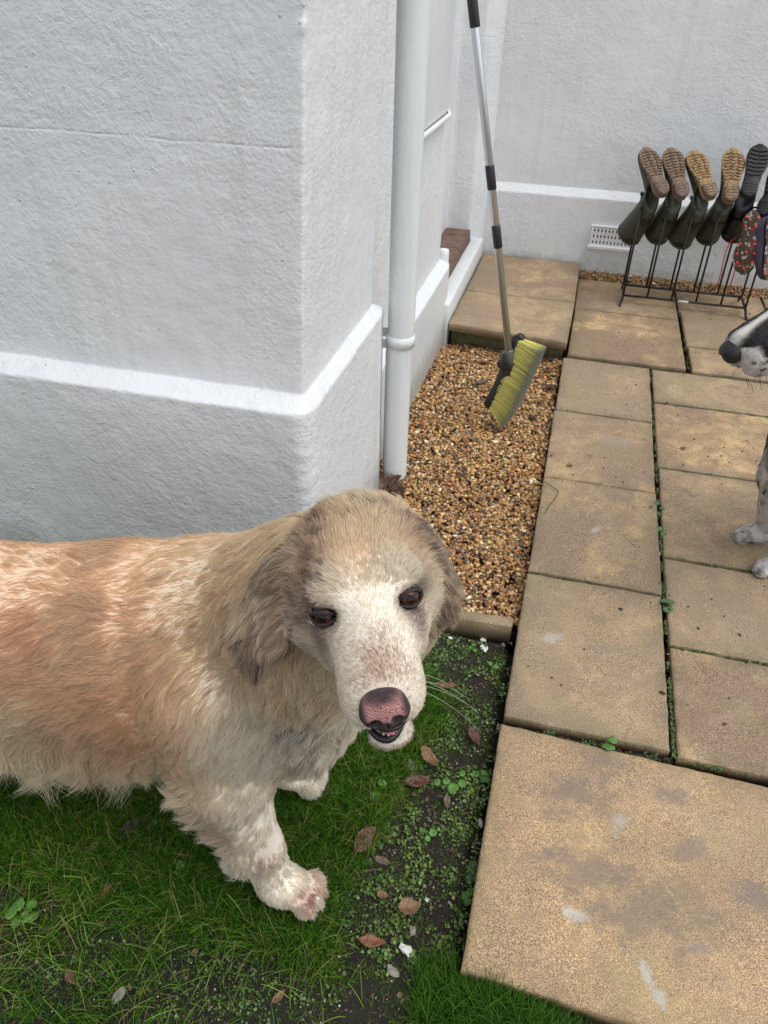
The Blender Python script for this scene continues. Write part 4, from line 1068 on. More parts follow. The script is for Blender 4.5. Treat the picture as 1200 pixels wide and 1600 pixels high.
CR = np.array
TAN, GOLD, CREAM, WHITE, PINK = CR([.84, .65, .48]), CR([.79, .55, .37]), CR([.92, .80, .63]), CR([.86, .80, .70]), CR([.82, .58, .47])
MUD, DKMUD = CR([.20, .13, .095]), CR([.05, .035, .028])
def mixc(a, b, w): w = np.clip(w, 0, 1)[:, None]; return a * (1 - w) + b * w
def g3(P, c, r): return np.exp(-(((P - np.array(c)) / np.array(r)) ** 2).sum(-1))
def dog_colour(P, N, tg):
    n1 = fbm(P * 9, 3); n2 = fbm(P * 30 + 5, 3); h = head_co(P)
    ishead = (np.linalg.norm((h - [0, .0, -.02]) / [.085, .14, .095], axis=1) < 1.12) | (tg == 1) | (tg == 2) | (tg == 3)
    c = np.repeat(TAN[None], len(P), 0)
    c = mixc(c, GOLD, .30 + .9 * n1 + .5 * n2); c = mixc(c, CREAM, .55 * sstep(-.62, -.40, P[:, 0]))
    low = sstep(.44, .30, P[:, 2] + .08 * n1 + .05 * n2)
    c = mixc(c, CREAM, .95 * low)
    c = mixc(c, PINK, .55 * g3(P, (-.86, .60, .50), (.20, .10, .07)))
    c = mixc(c, GOLD, .75 * g3(P, (-.52, .60, .40), (.07, .08, .08)) + .5 * g3(P, (-.45, .65, .48), (.10, .1, .08)))
    c = mixc(c, CREAM, .8 * g3(P, (-.78, .58, .40), (.14, .1, .035)))
    # chest, legs
    ch = sstep(-.42, -.33, P[:, 0] + .02 * n1) * sstep(.60, .50, P[:, 2])
    c = mixc(c, WHITE * 1.08, .9 * ch)
    leg = sstep(.34, .24, P[:, 2]) * (P[:, 0] > -.50); c = mixc(c, WHITE * 1.08, .9 * leg)
    c = mixc(c, MUD * 1.8, .5 * g3(P, (-.375, .60, .24), (.03, .05, .06)) * (.7 + n2) + .5 * g3(P, (-.32, .60, .15), (.018, .04, .04)))
    c = mixc(c, CR([.52, .32, .26]), .7 * g3(P, (-.26, .63, .02), (.035, .05, .03)) * (.8 + n2 * 2))
    c = mixc(c, MUD, .55 * g3(P, (-.25, .66, .40), (.035, .05, .05)) * (n2 > .05))
    # the turned neck and throat
    nk = g3(P, hl(-.03, -.06, -.13), (.10, .10, .10)); c = mixc(c, CREAM, .8 * nk)
    # head
    hc = np.repeat(CREAM[None], len(P), 0)
    hc = mixc(hc, WHITE, sstep(-.03, .02, h[:, 1]) * .95)                                  # white face
    hc = mixc(hc, TAN * 1.05, .40 * np.exp(-(h[:, 0] / .015) ** 2) * sstep(-.13, -.05, h[:, 1]) * sstep(.05, .0, h[:, 1]))
    hc = mixc(hc, TAN * 1.08, .38 * g3(h, (0, -.07, .05), (.05, .05, .05)))
    hc = mixc(hc, CR([.44, .29, .21]), .9 * g3(h, (0, .098, .004), (.020, .024, .03)))          # brown smudge above the nose
    hc = mixc(hc, MUD * 2.2, (.45 + .9 * n2) * g3(h, (-.050, -.028, .02), (.026, .05, .045)) + .4 * g3(h, (-.062, -.03, .01), (.022, .045, .035)) + .6 * g3(h, (.060, -.055, .03), (.02, .04, .03)) + .45 * g3(h, (-.03, -.085, .045), (.012, .03, .03)))
    for sx in (-1, 1):
        hc = mixc(hc, CR([.13, .085, .075]), (1.0 if sx < 0 else .92) * g3(h, (EX[sx], .020, .000), (.0225, .026, .0135)))
        hc = mixc(hc, CR([.22, .15, .12]), .62 * g3(h, (EX[sx], .036, -.015), (.014, .020, .012))); hc = mixc(hc, CR([.09, .06, .05]), .85 * g3(h, (.027 * sx, .030, -.002), (.009, .012, .006))); hc = mixc(hc, CR([.40, .32, .28]), (.5 if sx < 0 else .2) * g3(h, (.046 * sx, .042, -.026), (.014, .022, .014)))
        hc = mixc(hc, CR([.42, .28, .23]), .35 * g3(h, (.030 * sx, .012, .012), (.016, .012, .010)))
    hc = mixc(hc, CR([.10, .06, .06]), .9 * g3(h, (0, .112, -.076), (.030, .028, .014)))        # lips
    ear_c = mixc(np.repeat((CREAM * .80)[None], len(P), 0), CR([.46, .355, .27]), .60 + 1.6 * n2 + .6 * n1); ear_c = mixc(ear_c, MUD * 1.3, 1.6 * (fbm(P * 55 + 11, 2) - .12))
    hc = mixc(hc, CR([.50, .42, .36]), (.25 + 1.2 * n2) * g3(h, (-.062, .010, -.030), (.030, .045, .030))); hc = mixc(hc, CR([.62, .52, .42]), (.35 + n2) * g3(h, (-.02, .05, .0), (.02, .04, .03)))
    hc = mixc(hc, CR([.50, .40, .31]), .75 * sstep(-.086, -.098, h[:, 2]) * sstep(.03, .07, h[:, 1]))
    hc = np.where((tg == 3)[:, None], ear_c, hc)
    c = np.where(ishead[:, None], hc, c)
    return np.clip(c, .01, .9)
t = NT('dog_skin'); sc_ = t.attr('col'); MAT['dog_skin'] = t.out(sc_, .8, Specular_IOR_Level=.2) if False else t.out(sc_, .8)
colv = dog_colour(V, nrm_v, tg)
dog_root = empty('dog', (-.6, .72, 0), 'muddy cream golden retriever standing on the grass, head turned with mouth slightly open', 'dog')
body = mesh_obj('body', V, F, MAT['dog_skin'], dog_root, colv * .92)  # skin colour darkened a little to paint in depth below the fur

def fur_mat(name, rough=.55):
    t = NT(name); c = t.attr('col'); t.out(c, rough); t.b.inputs['Specular IOR Level'].default_value = .18
    tr = t.n('ShaderNodeBsdfTranslucent'); t.set(tr.inputs[0], c); mx = t.n('ShaderNodeMixShader'); mx.inputs[0].default_value = .55
    t.t.links.new(t.b.outputs[0], mx.inputs[1]); t.t.links.new(tr.outputs[0], mx.inputs[2]); t.t.links.new(mx.outputs[0], t.t.nodes['Material Output'].inputs[0])
    t.b.inputs['Sheen Weight'].default_value = .0
    return t.m
MAT['fur'] = fur_mat('dog_fur')
# ---- coat
rg = np.random.default_rng(8)
nearside = sstep(.85, .70, V[:, 1]); onhead = (np.linalg.norm((H_ - [0, .02, -.02]) / [.11, .16, .12], axis=1) < 1)
vis = sstep(-.95, -.80, V[:, 0]); facing = sstep(-.35, .1, ((V - [0, 0, CAM_H]) * -nrm_v).sum(1) / np.linalg.norm(V - [0, 0, CAM_H], axis=1))
dens = 36000 + 250000 * (.15 + .85 * facing) * (.25 + .75 * vis)
dens = np.where(onhead, 1150000 * (.10 + .90 * facing), dens)
dens = np.where(tg == 3, 700000 * (.35 + .65 * facing), dens); dens = np.where((tg == 5) | ((V[:, 2] < .16) & (V[:, 0] > -.5)), 560000 * (.2 + .8 * facing), dens)
he = head_co(V)
bare = np.zeros(len(V))
for sx in (-1, 1): bare = np.maximum(bare, (np.linalg.norm((he - [EX[sx], .022, .0045]) / [.0135, .022, .0068], axis=1) < 1))
bare = np.maximum(bare, np.linalg.norm((he - [-.0035, .128, -.015]) / [.021, .020, .0165], axis=1) < 1)
bare = np.maximum(bare, np.linalg.norm((he - [-.004, .112, -.0745]) / [.0245, .05, .0125], axis=1) < 1)
dens = dens * (1 - bare)
R, ti, wt = sample_roots(V, F, dens, rg)
def iv(a): return (a[ti] * (wt[..., None] if a.ndim > 1 else wt)).sum(1)
Nn = norm(iv(nrm_v)); fl_ = iv(flow); ln_ = iv(ln); li_ = iv(lift); tg_ = tg[ti[:, 0]]
hR = head_co(R)
# regional lengths
elbow = g3(R, (-.44, .615, .26), (.05, .07, .10)); 
belly = sstep(.38, .30, R[:, 2]) * sstep(-.44, -.52, R[:, 0]) * (R[:, 2] > .2)
flank = g3(R, (-.60, .60, .34), (.10, .08, .06))
backleg = ((R[:, 0] < np.interp(R[:, 2], [.1, .3], [-.345, -.40])) & (R[:, 2] < .33) & (R[:, 2] > .09) & (R[:, 0] > -.5))
ln_ = ln_ + .085 * belly * sstep(-.50, -.70, R[:, 0]) + .030 * belly + .020 * flank + .045 * elbow
ln_ = np.where(backleg, .042 + .01 * (R[:, 2] > .18), ln_)
fl_ = np.where(backleg[:, None], np.array([-.85, -.25, -.55]), fl_); li_ = np.where(backleg, .8, li_)
fl_ = fl_ + belly[:, None] * np.array([.25, -.25, -2.2]); li_ = li_ + .25 * belly
ruff = g3(R, hl(-.09, -.12, -.11), (.09, .09, .09)); ln_ = ln_ + .012 * ruff
nearear = (tg_ == 3)
short = np.where(tg_ == 2, 1, 0)
cl = np.where(tg_ == 1, .35, np.where(tg_ == 2, .15, np.where(tg_ == 3, .72, .80)))
far_ear = 0
isb = ~((tg_ == 1) | (tg_ == 2))
P = np.zeros((len(R), 7, 3))
b_ = isb; cl = np.where((R[:, 2] < .05), .25, cl); lowleg = (R[:, 2] < .13) | (tg_ == 5) | (tg_ == 3); li_ = np.where(lowleg, np.maximum(li_, .5), li_)
P[b_] = groom(R[b_], Nn[b_], fl_[b_], ln_[b_], li_[b_], rg, 7, sink=np.where(lowleg | (belly > .5), 0.0, .16)[b_], wave=.26, clump=cl[b_], csize=.012, grav=.20, wavef=1.2, gper=60)
h_ = ~isb; P[h_] = groom(R[h_], Nn[h_], fl_[h_], ln_[h_], np.maximum(li_[h_], .42), rg, 7, sink=.02, wave=.10, clump=cl[h_], csize=.004, grav=.05, jitter=.15, wavef=.8)
col = dog_colour(R, Nn, tg_)
n2 = rg.normal(size=len(R)); col = np.clip(col * (1 + .15 * n2 + .12 * fbm(R * 34, 2))[:, None], .01, .92)
# wet dark tips here and there on throat and ears
wc = at_depth(468, 1145, .98); wet = np.clip(1.3 * g3(R, wc, (.045, .10, .035)), 0, 1) * (fbm(R * 70, 2) > .12); we = (tg_ == 3) * (fbm(R * 90 + 3, 2) > .14) * .55 + .6 * (tg_ == 1) * (hR[:, 0] < -.03) * (fbm(R * 95 + 8, 2) > .17) + .5 * (tg_ == 1) * (hR[:, 1] < -.06) * (fbm(R * 95 + 8, 2) > .22); wet = np.maximum(wet, we)
wet = np.maximum(wet, g3(R, (-.255, .66, .44), (.05, .06, .04)) * (fbm(R * 55 + 4, 2) > .18))
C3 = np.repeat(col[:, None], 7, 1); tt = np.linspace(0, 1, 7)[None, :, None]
C3 = C3 * (np.array([.86, .77, .67]) * (1 - tt) + tt * 1.0)                                           # depth shading of the coat, painted as a warm dark tint at the roots
C3 = C3 * (1 - wet[:, None, None] * tt * .9) + DKMUD * wet[:, None, None] * tt * .9
rad0 = np.where(isb, .00038, .00026) * np.where(tg_ == 3, .95, 1)
rad = rad0[:, None] * np.array([1, 1, .95, .85, .7, .5, .18])[None]
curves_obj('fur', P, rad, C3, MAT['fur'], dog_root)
print('fur', len(R))

# ---- eyes, nose, mouth
t = NT('dog_eye'); x_, y_, z_ = t.sep(t.co(out='Generated'))
MAT['eye'] = t.out((.010, .005, .004), .07); t.b.inputs['Specular IOR Level'].default_value = .28
MAT['iris'] = simple('dog_iris', (.055, .022, .012), .05); MAT['iris'].node_tree.nodes['Principled BSDF'].inputs['Specular IOR Level'].default_value = .28
MAT['lid'] = simple('dark_eyelid_skin', (.022, .015, .013), .6, 0, (200, .5, .001))
MAT['haw'] = simple('pink_eye_rim', (.32, .14, .13), .4)
for sx in (-1, 1):
    er = .0142; ER, EG, EU = EA[sx]; ec = hl(EX[sx], .0120, .0015)
    gaze = norm(EG + HR * (.05 if sx < 0 else -.10))
    ev, ef = sphere_vf((0, 0, 0), er, 28, 18); fx, fy = frame(gaze, HU)
    ev = ev @ np.array([fx, fy, gaze]) + ec
    mb = MB(); mb.add(ev, ef); eo = mb.build('eye', MAT['eye'], dog_root, world=True)
    rr_ = []
    for a_ in (.32, .42, .52, .64):
        th = np.linspace(0, 2 * np.pi, 24, endpoint=False)
        rr_.append(ec + (er + .0002) * (np.cos(a_) * gaze + np.sin(a_) * (np.cos(th)[:, None] * fx + np.sin(th)[:, None] * fy)))
    v_, f_ = loft_vf(rr_, cap=False); mb = MB(); mb.add(v_, f_); io = mb.build('iris', MAT['iris']); io.parent = eo; io.matrix_parent_inverse = Matrix.Identity(4)
    for up, nm in ((1, 'upper_eyelid'), (-1, 'lower_eyelid')):
        # each lid is a band of skin that wraps the ball: open edge on the almond, outer edge sunk in the socket
        lid = []
        for q in np.linspace(-1, 1, 19):
            row = []
            hgt = (.0074 if up > 0 else .0066) * (1 - abs(q) ** 2.3) * (.66 if sx < 0 and up > 0 else 1)
            for w_ in (0, .25, .55, 1.0):
                lx = q * (.0134 + .0018 * w_); lz = up * (hgt + w_ * .0028 * (1.05 - .4 * abs(q)))
                rr2 = lx * lx + lz * lz; R_ = er + .0010 + .0010 * math.sin(w_ * 3.1)
                yy = math.sqrt(max(R_ * R_ - rr2, 0)) if rr2 < R_ * R_ * .9 else R_ * .316 - (math.sqrt(rr2) - R_ * .949) * 1.2
                row.append(ec + ER * lx + EU * lz + EG * (yy + (.0004 if w_ == 0 else .0009)))
            lid.append(row)
        lid = np.array(lid); nq, nw = lid.shape[:2]; fcs = []
        for a_ in range(nq - 1):
            for b_i in range(nw - 1):
                k_ = a_ * nw + b_i; fcs.append((k_, k_ + nw, k_ + nw + 1, k_ + 1) if up < 0 else (k_, k_ + 1, k_ + nw + 1, k_ + nw))
        mb = MB(); mb.add(lid.reshape(-1, 3), fcs); mb.add(*tube_vf(lid[:, 0], [.0007 + .0005 * (1 - abs(q)) for q in np.linspace(-1, 1, nq)], 8))
        mb.build(nm, MAT['lid'], dog_root, world=True)
# nose leather
NB = Body(); nc = hl(-.0035, .1225, -.0160)
def nl(x, y, z): return nc + HR * x + HF * y + HU * z
NB.ell(nl(0, .000, .004), (.0195, .0125, .0120), HA, k=.006); NB.ell(nl(0, .006, -.004), (.0145, .0095, .0150), HA, k=.006)
for sx in (-1, 1): NB.ell(nl(.0125 * sx, .003, -.0055), (.0100, .0115, .0120), HA, k=.005)
NB.cone(nl(0, .007, -.010), nl(0, .003, -.026), .0070, .0035, k=.008)
for sx in (-1, 1):
    NB.cut(nl(.0095 * sx, .0155, -.0065), (.0050, .0085, .0042), HA, k=.003)
    NB.cut(nl(.0160 * sx, .0095, -.0090), (.0060, .0065, .0024), HA, k=.002)
NB.cut(nl(0, .0180, -.017), (.0010, .0065, .012), HA, k=.0015)
Vn, Fn = NB.mesh(.0011)
q = (Vn - nc) @ HA.T; nn = fbm(Vn * 160, 3)
pk = sstep(-.0085, -.0010, q[:, 2] + .003 * nn) * sstep(.0200, .0125, np.abs(q[:, 0])) * sstep(.0150, .0070, q[:, 2] + .002 * nn)
cn = mixc(np.repeat(CR([[.045, .026, .028]]), len(Vn), 0), CR([.52, .25, .235]), pk * .95)
cn = mixc(cn, CR([.10, .05, .055]), .8 * (fbm(Vn * 420, 2) > .34))
t = NT('nose_leather'); c_ = t.attr('col'); MAT['nose'] = t.out(c_, .42, t.bump(t.vor(750), .9, .0020))
mesh_obj('nose', Vn, Fn, MAT['nose'], dog_root, cn)
# mouth: dark lips, tongue, lower teeth
MAT['lip'] = simple('black_lip', (.018, .011, .012), .3, 0, (300, .4, .001)); MAT['tongue'] = simple('pink_tongue', (.50, .17, .18), .3, 0, (500, .4, .0012))
MAT['tooth'] = simple('tooth', (.72, .66, .52), .3)
def arc(w, l, y0, z, n=17, dz=0):
    a = np.linspace(-math.pi * .5, math.pi * .5, n); return [hl(w * math.sin(q) - .006 * (z < -.07) - .002, y0 + l * math.cos(q), z + dz * abs(math.sin(q)) ** 2) for q in a]
mb = MB(); mb.add(*tube_vf(arc(.0215, .040, .064, -.0850, dz=.012), [.0010 + .0031 * math.cos(q) for q in np.linspace(-1.4, 1.4, 17)], 8)); mb.build('lower_lip', MAT['lip'], dog_root, world=True)
mb = MB(); mb.add(*tube_vf(arc(.0250, .054, .060, -.0605, dz=-.004), [.0014 + .0012 * math.cos(q) for q in np.linspace(-1.4, 1.4, 17)], 8)); mb.build('upper_lip', MAT['lip'], dog_root, world=True)
mb = MB(); v_, f_ = sphere_vf((0, 0, 0), (1, 1, 1), 20, 12); v_ = v_ * np.array([.0175, .040, .0060]); v_[:, 2] -= .0012 * np.exp(-(v_[:, 0] / .003) ** 2); v_ = hl(-.004, .068, -.0745) + v_ @ HA; mb.add(v_, f_); mb.build('tongue', MAT['tongue'], dog_root, world=True)
for i, q in enumerate(np.linspace(-1.15, 1.15, 10)):
    c0 = hl(.0185 * math.sin(q) - .0045, .066 + .037 * math.cos(q), -.0840); mb = MB(); mb.add(*tube_vf([c0, c0 + HU * .0025, c0 + HU * .0045], [.0015, .0015, .0007], 7)); mb.build('tooth', MAT['tooth'], dog_root, world=True)
# whiskers
rw = np.random.default_rng(4); WP = []
for sx in (-1, 1):
    for k in range(5):
        p0 = hl(sx * (.030 + .004 * rw.random()), .070 + .030 * rw.random(), -.030 - .018 * rw.random()); d = norm(hdir(sx * 1.0, .25 + .5 * rw.random(), -.55 + .5 * rw.random())); L_ = .028 + .034 * rw.random()
        WP.append([p0 + d * L_ * s + DOWN * .022 * s * s for s in np.linspace(0, 1, 7)])
WP = np.array(WP); curves_obj('whiskers', WP, np.tile(np.linspace(.00020, .00008, 7), (len(WP), 1)), np.tile(CR([[.75, .72, .65]]), (len(WP), 1)), MAT['fur'], dog_root)
# ================================================================== the black and white dog at the right edge
sN = at_depth(1142, 545, 1.45); SF = norm([-.75, -.45, -.45]); SR = norm(np.cross(SF, [0, 0, 1.0])) * -1; SU = norm(np.cross(SF, SR)); SU = SU if SU[2] > 0 else -SU
SA = np.array([SR, SF, SU]); KS = 1.2; SE = sN - SF * .128 * KS + SU * .012 * KS
def sl_(x, y, z): return SE + (SR * x + SF * y + SU * z) * KS
def sdr(x, y, z): return SR * x + SF * y + SU * z
sp = Body(); sp.K = KS
sp.ell(sl_(0, -.050, .000), (.056, .066, .050), SA, k=.03, flow=sdr(0, -1, .1), ln=.016, tag=1)
sp.ell(sl_(0, -.095, -.020), (.055, .050, .052), SA, k=.04, flow=sdr(0, -1, -.3), ln=.02, tag=1)
for sx in (-1, 1):
    sp.ell(sl_(.026 * sx, .004, .016), (.022, .022, .014), SA, k=.016, flow=sdr(.5 * sx, -1, .3), ln=.009, tag=1)
    sp.ell(sl_(.038 * sx, -.02, -.030), (.026, .045, .034), SA, k=.03, flow=sdr(.7 * sx, -1, -.3), ln=.013, tag=1)
    sp.ell(sl_(.0195 * sx, .088, -.040), (.0225, .038, .033), SA, k=.016, flow=sdr(.8 * sx, -.8, -.6), ln=.011, tag=2)
    sp.cone(sl_(.020 * sx, .03, -.018), sl_(.013 * sx, .105, -.020), .016, .015, k=.02, flow=sdr(.4 * sx, -1, .2), ln=.006, tag=2)
    top, bot = sl_(.058 * sx, -.050, .010), sl_(.080 * sx, -.060, -.16); ax = norm(bot - top); nn_ = norm(sdr(sx, .2, .1)); nn_ = norm(nn_ - ax * (nn_ @ ax))
    sp.ell((top + bot) / 2, (.038, .013, .085), (np.cross(ax, nn_), nn_, ax), k=.014, flow=DOWN, ln=.035, lift=.3, tag=3)
sp.cone(sl_(0, .02, -.004), sl_(0, .108, -.016), .022, .022, k=.02, flow=sdr(0, -1, .3), ln=.006, tag=2)
sp.cone(sl_(0, -.03, -.055), sl_(0, .088, -.066), .028, .015, k=.014, flow=sdr(0, -.5, -1), ln=.016, lift=.5, tag=2)
SB = np.array([.62, 1.84, 0.0])
nkb = SB + [.10, .02, .50]
sp.cone(sl_(0, -.11, -.035), nkb, .070, .110, k=.06, flow=(.6, .3, -.8), ln=.035)
sp.ell(SB + [.14, .02, .40], (.13, .12, .16), k=.07, flow=(.5, .1, -.8), ln=.035)
sp.ell(SB + [.36, .06, .41], (.22, .12, .14), k=.08, flow=(.9, .1, -.5), ln=.035)
sp.ell(SB + [.62, .10, .42], (.14, .12, .14), k=.08, flow=(.9, .1, -.5), ln=.035)
def leg(px_, py_, tx, ty, zt=.36, back=0):
    mx_ = (px_ + tx) / 2 + .02 + back if back else px_ - .004
    sp.cone((tx, ty, zt), (mx_, (py_ + ty) / 2, .22), .060, .038, k=.04, flow=(.3, 0, -1), ln=.02)
    sp.cone((mx_, (py_ + ty) / 2, .22), (px_ + .022 + back * .6, py_ - .002, .06), .034, .024, k=.025, flow=(.1, 0, -1), ln=.009, tag=6)
    sp.ell((px_, py_, .022), (.040, .030, .024), k=.018, flow=(-1, -.3, -.2), ln=.009, tag=6)
    for a, l_ in ((-.022, .034), (-.007, .042), (.009, .042), (.023, .033)):
        sp.ell((px_ - l_ + .004, py_ + a - .008, .014), (.0145, .0088, .0145), k=.006, flow=(-1, -.3, -.3), ln=.008, tag=6)
leg(.605, 1.915, .612, 1.905); leg(.640, 1.775, .66, 1.78)
leg(1.20, 1.98, 1.28, 1.97, back=.05); leg(1.22, 1.86, 1.30, 1.87, back=.05)
sp.cone(SB + [.74, .11, .47], SB + [1.0, .15, .40], .030, .012, k=.04, flow=(1, 0, -.4), ln=.06)
Vs, Fs = sp.mesh(.0075)
flow, ln, lift, tg, W, fl = sp.blend(Vs); nrm_s = sp.grad(Vs)
BLK, WHT, TCK = CR([.005, .005, .006]), CR([.74, .70, .66]), CR([.30, .26, .25])
def sp_colour(P, tg):
    h = (P - SE) @ SA.T / KS; n1 = fbm(P * 14, 3); n2 = fbm(P * 60, 2)
    c = np.repeat(BLK[None], len(P), 0)
    legw = sstep(.34, .26, P[:, 2] + .05 * n1); c = mixc(c, WHT * .85, legw)
    c = mixc(c, TCK * .8, legw * (fbm(P * 45, 2) > .16) * .7); c = mixc(c, BLK, legw * (fbm(P * 38 + 9, 2) > .36) * .9)
    chest = g3(P, SB + [.02, .0, .42], (.07, .10, .12)); c = mixc(c, WHT * .8, chest * 1.2)
    blaze = np.exp(-(h[:, 0] / (.0065 + .006 * sstep(.08, .12, h[:, 1]))) ** 4) * sstep(-.10, -.05, h[:, 1]) * (h[:, 2] > -.03)
    muz = sstep(.096, .106, h[:, 1] + .012 * n1 + .18 * np.clip(-.03 - h[:, 2], -.03, .05)) * (h[:, 2] < -.010 + .1 * (h[:, 1] - .08))
    w = np.clip(np.maximum(blaze, muz), 0, 1) * ((tg == 1) | (tg == 2)) 
    c = mixc(c, WHT, w)
    for a, b, r in ((.104, -.034, .0042), (.110, -.046, .0038), (.114, -.058, .0028), (.100, -.022, .004), (.118, -.030, .0025)):
        for sx in (-1, 1):
            d = np.sqrt((h[:, 1] - a) ** 2 + (h[:, 2] - b) ** 2) / r; c = mixc(c, BLK * 2, (d < 1) * (h[:, 0] * sx > 0) * ((tg == 1) | (tg == 2)) * .92)
    c = mixc(c, BLK * 3, .8 * g3(h, (0, .120, -.018), (.020, .016, .016)) * (tg == 2))
    c = mixc(c, TCK * .7, .5 * g3(h, (0, .11, -.07), (.03, .03, .012)) * (tg == 2))
    return c
dog2 = empty('dog', (SB[0] + .3, SB[1] + .05, 0), 'black and white spotted dog on the paving, reaching its muzzle in from the right edge', 'dog')
mesh_obj('body', Vs, Fs, MAT['dog_skin'], dog2, sp_colour(Vs, tg) * .8)  # skin darker than its hair: shade deep in the coat put into the colour
fac = sstep(-.35, .1, ((Vs - [0, 0, CAM_H]) * -nrm_s).sum(1) / np.linalg.norm(Vs - [0, 0, CAM_H], axis=1))
hv = (Vs - SE) @ SA.T / KS; hd_ = (np.linalg.norm((hv - [0, .03, -.02]) / [.09, .15, .12], axis=1) < 1)
dn = 45000 * (.4 + fac) + 30000; dn = np.where(hd_, 600000 * (.1 + fac), dn); dn = np.where(tg == 6, 300000 * (.2 + fac), dn)
dn = dn * (np.linalg.norm((hv - [0, .134, -.018]) / [.019, .020, .017], axis=1) > 1) * (np.linalg.norm((np.abs(hv) * [1, 0, 0] + hv * [0, 1, 1] - [.034, .018, .004]) / [.012, .02, .008], axis=1) > 1)
R, ti, wt = sample_roots(Vs, Fs, dn, rg); Nn = norm(iv(nrm_s)); tg_ = tg[ti[:, 0]]
ls = np.where((tg_ == 2) | (tg_ == 1) | (tg_ == 6), 1, 0)
P = groom(R, Nn, iv(flow), iv(ln), np.maximum(iv(lift), .3), rg, 6, sink=.0, wave=.12, clump=np.where(ls, .3, .7), csize=.008, grav=.15)
col = np.clip(sp_colour(R, tg_) * (1 + .12 * rg.normal(size=len(R)))[:, None], .004, .9)
curves_obj('fur', P, np.where(ls, .00034, .0005)[:, None] * np.array([1, 1, .9, .75, .5, .2])[None], col, MAT['fur'], dog2)
MAT['black_nose'] = simple('black_nose_leather', (.007, .007, .008), .5, 0, (700, .5, .0015))
NB = Body(); NB.K = KS; nc2 = sl_(0, .1265, -.016)
def n2l(x, y, z): return nc2 + (SR * x + SF * y + SU * z) * KS
NB.ell(n2l(0, -.004, .002), (.0205, .020, .0130), SA, k=.006, tag=9); NB.ell(n2l(0, .006, -.005), (.014, .010, .015), SA, k=.006, tag=9)
for sx in (-1, 1): NB.ell(n2l(.0115 * sx, .003, -.004), (.0095, .0115, .0115), SA, k=.005, tag=9)
for sx in (-1, 1): NB.cut(n2l(.0085 * sx, .0165, -.007), (.0042, .008, .0038), SA, k=.003); NB.cut(n2l(.0155 * sx, .0100, -.010), (.006, .0065, .0022), SA, k=.002)
Vn, Fn = NB.mesh(.0014); mesh_obj('nose', Vn, Fn, MAT['black_nose'], dog2)
for sx in (-1, 1):
    ec = sl_(.0335 * sx, .010, .002); mb = MB(); mb.add(*sphere_vf(ec, .0150, 18, 12)); mb.build('eye', MAT['eye'], dog2, world=True)
mb = MB(); a_ = np.linspace(-1.4, 1.4, 15)
mb.add(*tube_vf([sl_(.020 * math.sin(q), .060 + .048 * math.cos(q), -.0640) for q in a_], [.0014 + .0012 * math.cos(q) for q in a_], 7)); mb.build('lip', MAT['lip'], dog2, world=True)
WP = []
for sx in (-1, 1):
    for k in range(14):
        p0 = sl_(sx * (.008 + .018 * rw.random()), .070 + .050 * rw.random(), -.066 - .010 * rw.random()); d = norm(sdr(sx * .5, .5 * rw.random(), -1)); L_ = .012 + .016 * rw.random()
        WP.append([p0 + d * L_ * s for s in np.linspace(0, 1, 5)])
WP = np.array(WP); curves_obj('whiskers', WP, np.tile(np.linspace(.0005, .0002, 5), (len(WP), 1)), np.tile(CR([[.03, .028, .03]]), (len(WP), 1)), MAT['fur'], dog2)
# ================================================================== GRASS, WEEDS, LEAVES
def soilz(P): return soil_z(P[:, 0], P[:, 1])
rg = np.random.default_rng(77)
t = NT('grass_blade'); MAT['grass'] = t.out(t.attr('col'), .6); t.b.inputs['Specular IOR Level'].default_value = .12
def photo_xy(P):
    d = (P - np.array([0, 0, CAM_H])) @ CAM_R.T; return 600 + FPX * d[:, 0] / d[:, 2], 800 + FPX * d[:, 1] / d[:, 2]
def spot(P, px, py, r, ry=None):
    c = at(px, py, 2, GZ); return np.exp(-((P[:, 0] - c[0]) / r) ** 2 - ((P[:, 1] - c[1]) / (ry or r)) ** 2)
def lushness(P):
    x, y = P[:, 0], P[:, 1]; n = fbm(P * 7, 3); n2 = fbm(P * 22 + 3, 2)
    edge = np.interp(y, [.4, .60, .75, .95, 1.15, 1.35], [-.10, -.20, -.205, -.16, -.115, -.30])   # bare, mossy strip beside the paving
    L = sstep(edge + .035, edge - .05, x + .045 * n)
    L = L * sstep(.50, .60, y + .05 * n + .03 * n2)
    L = L * (1 - .7 * sstep(1.24, 1.30, y))
    L = np.maximum(L, .30 * sstep(.56, .50, y) * sstep(-.30, -.46, x + .05 * n) * (n2 > .02))
    return L
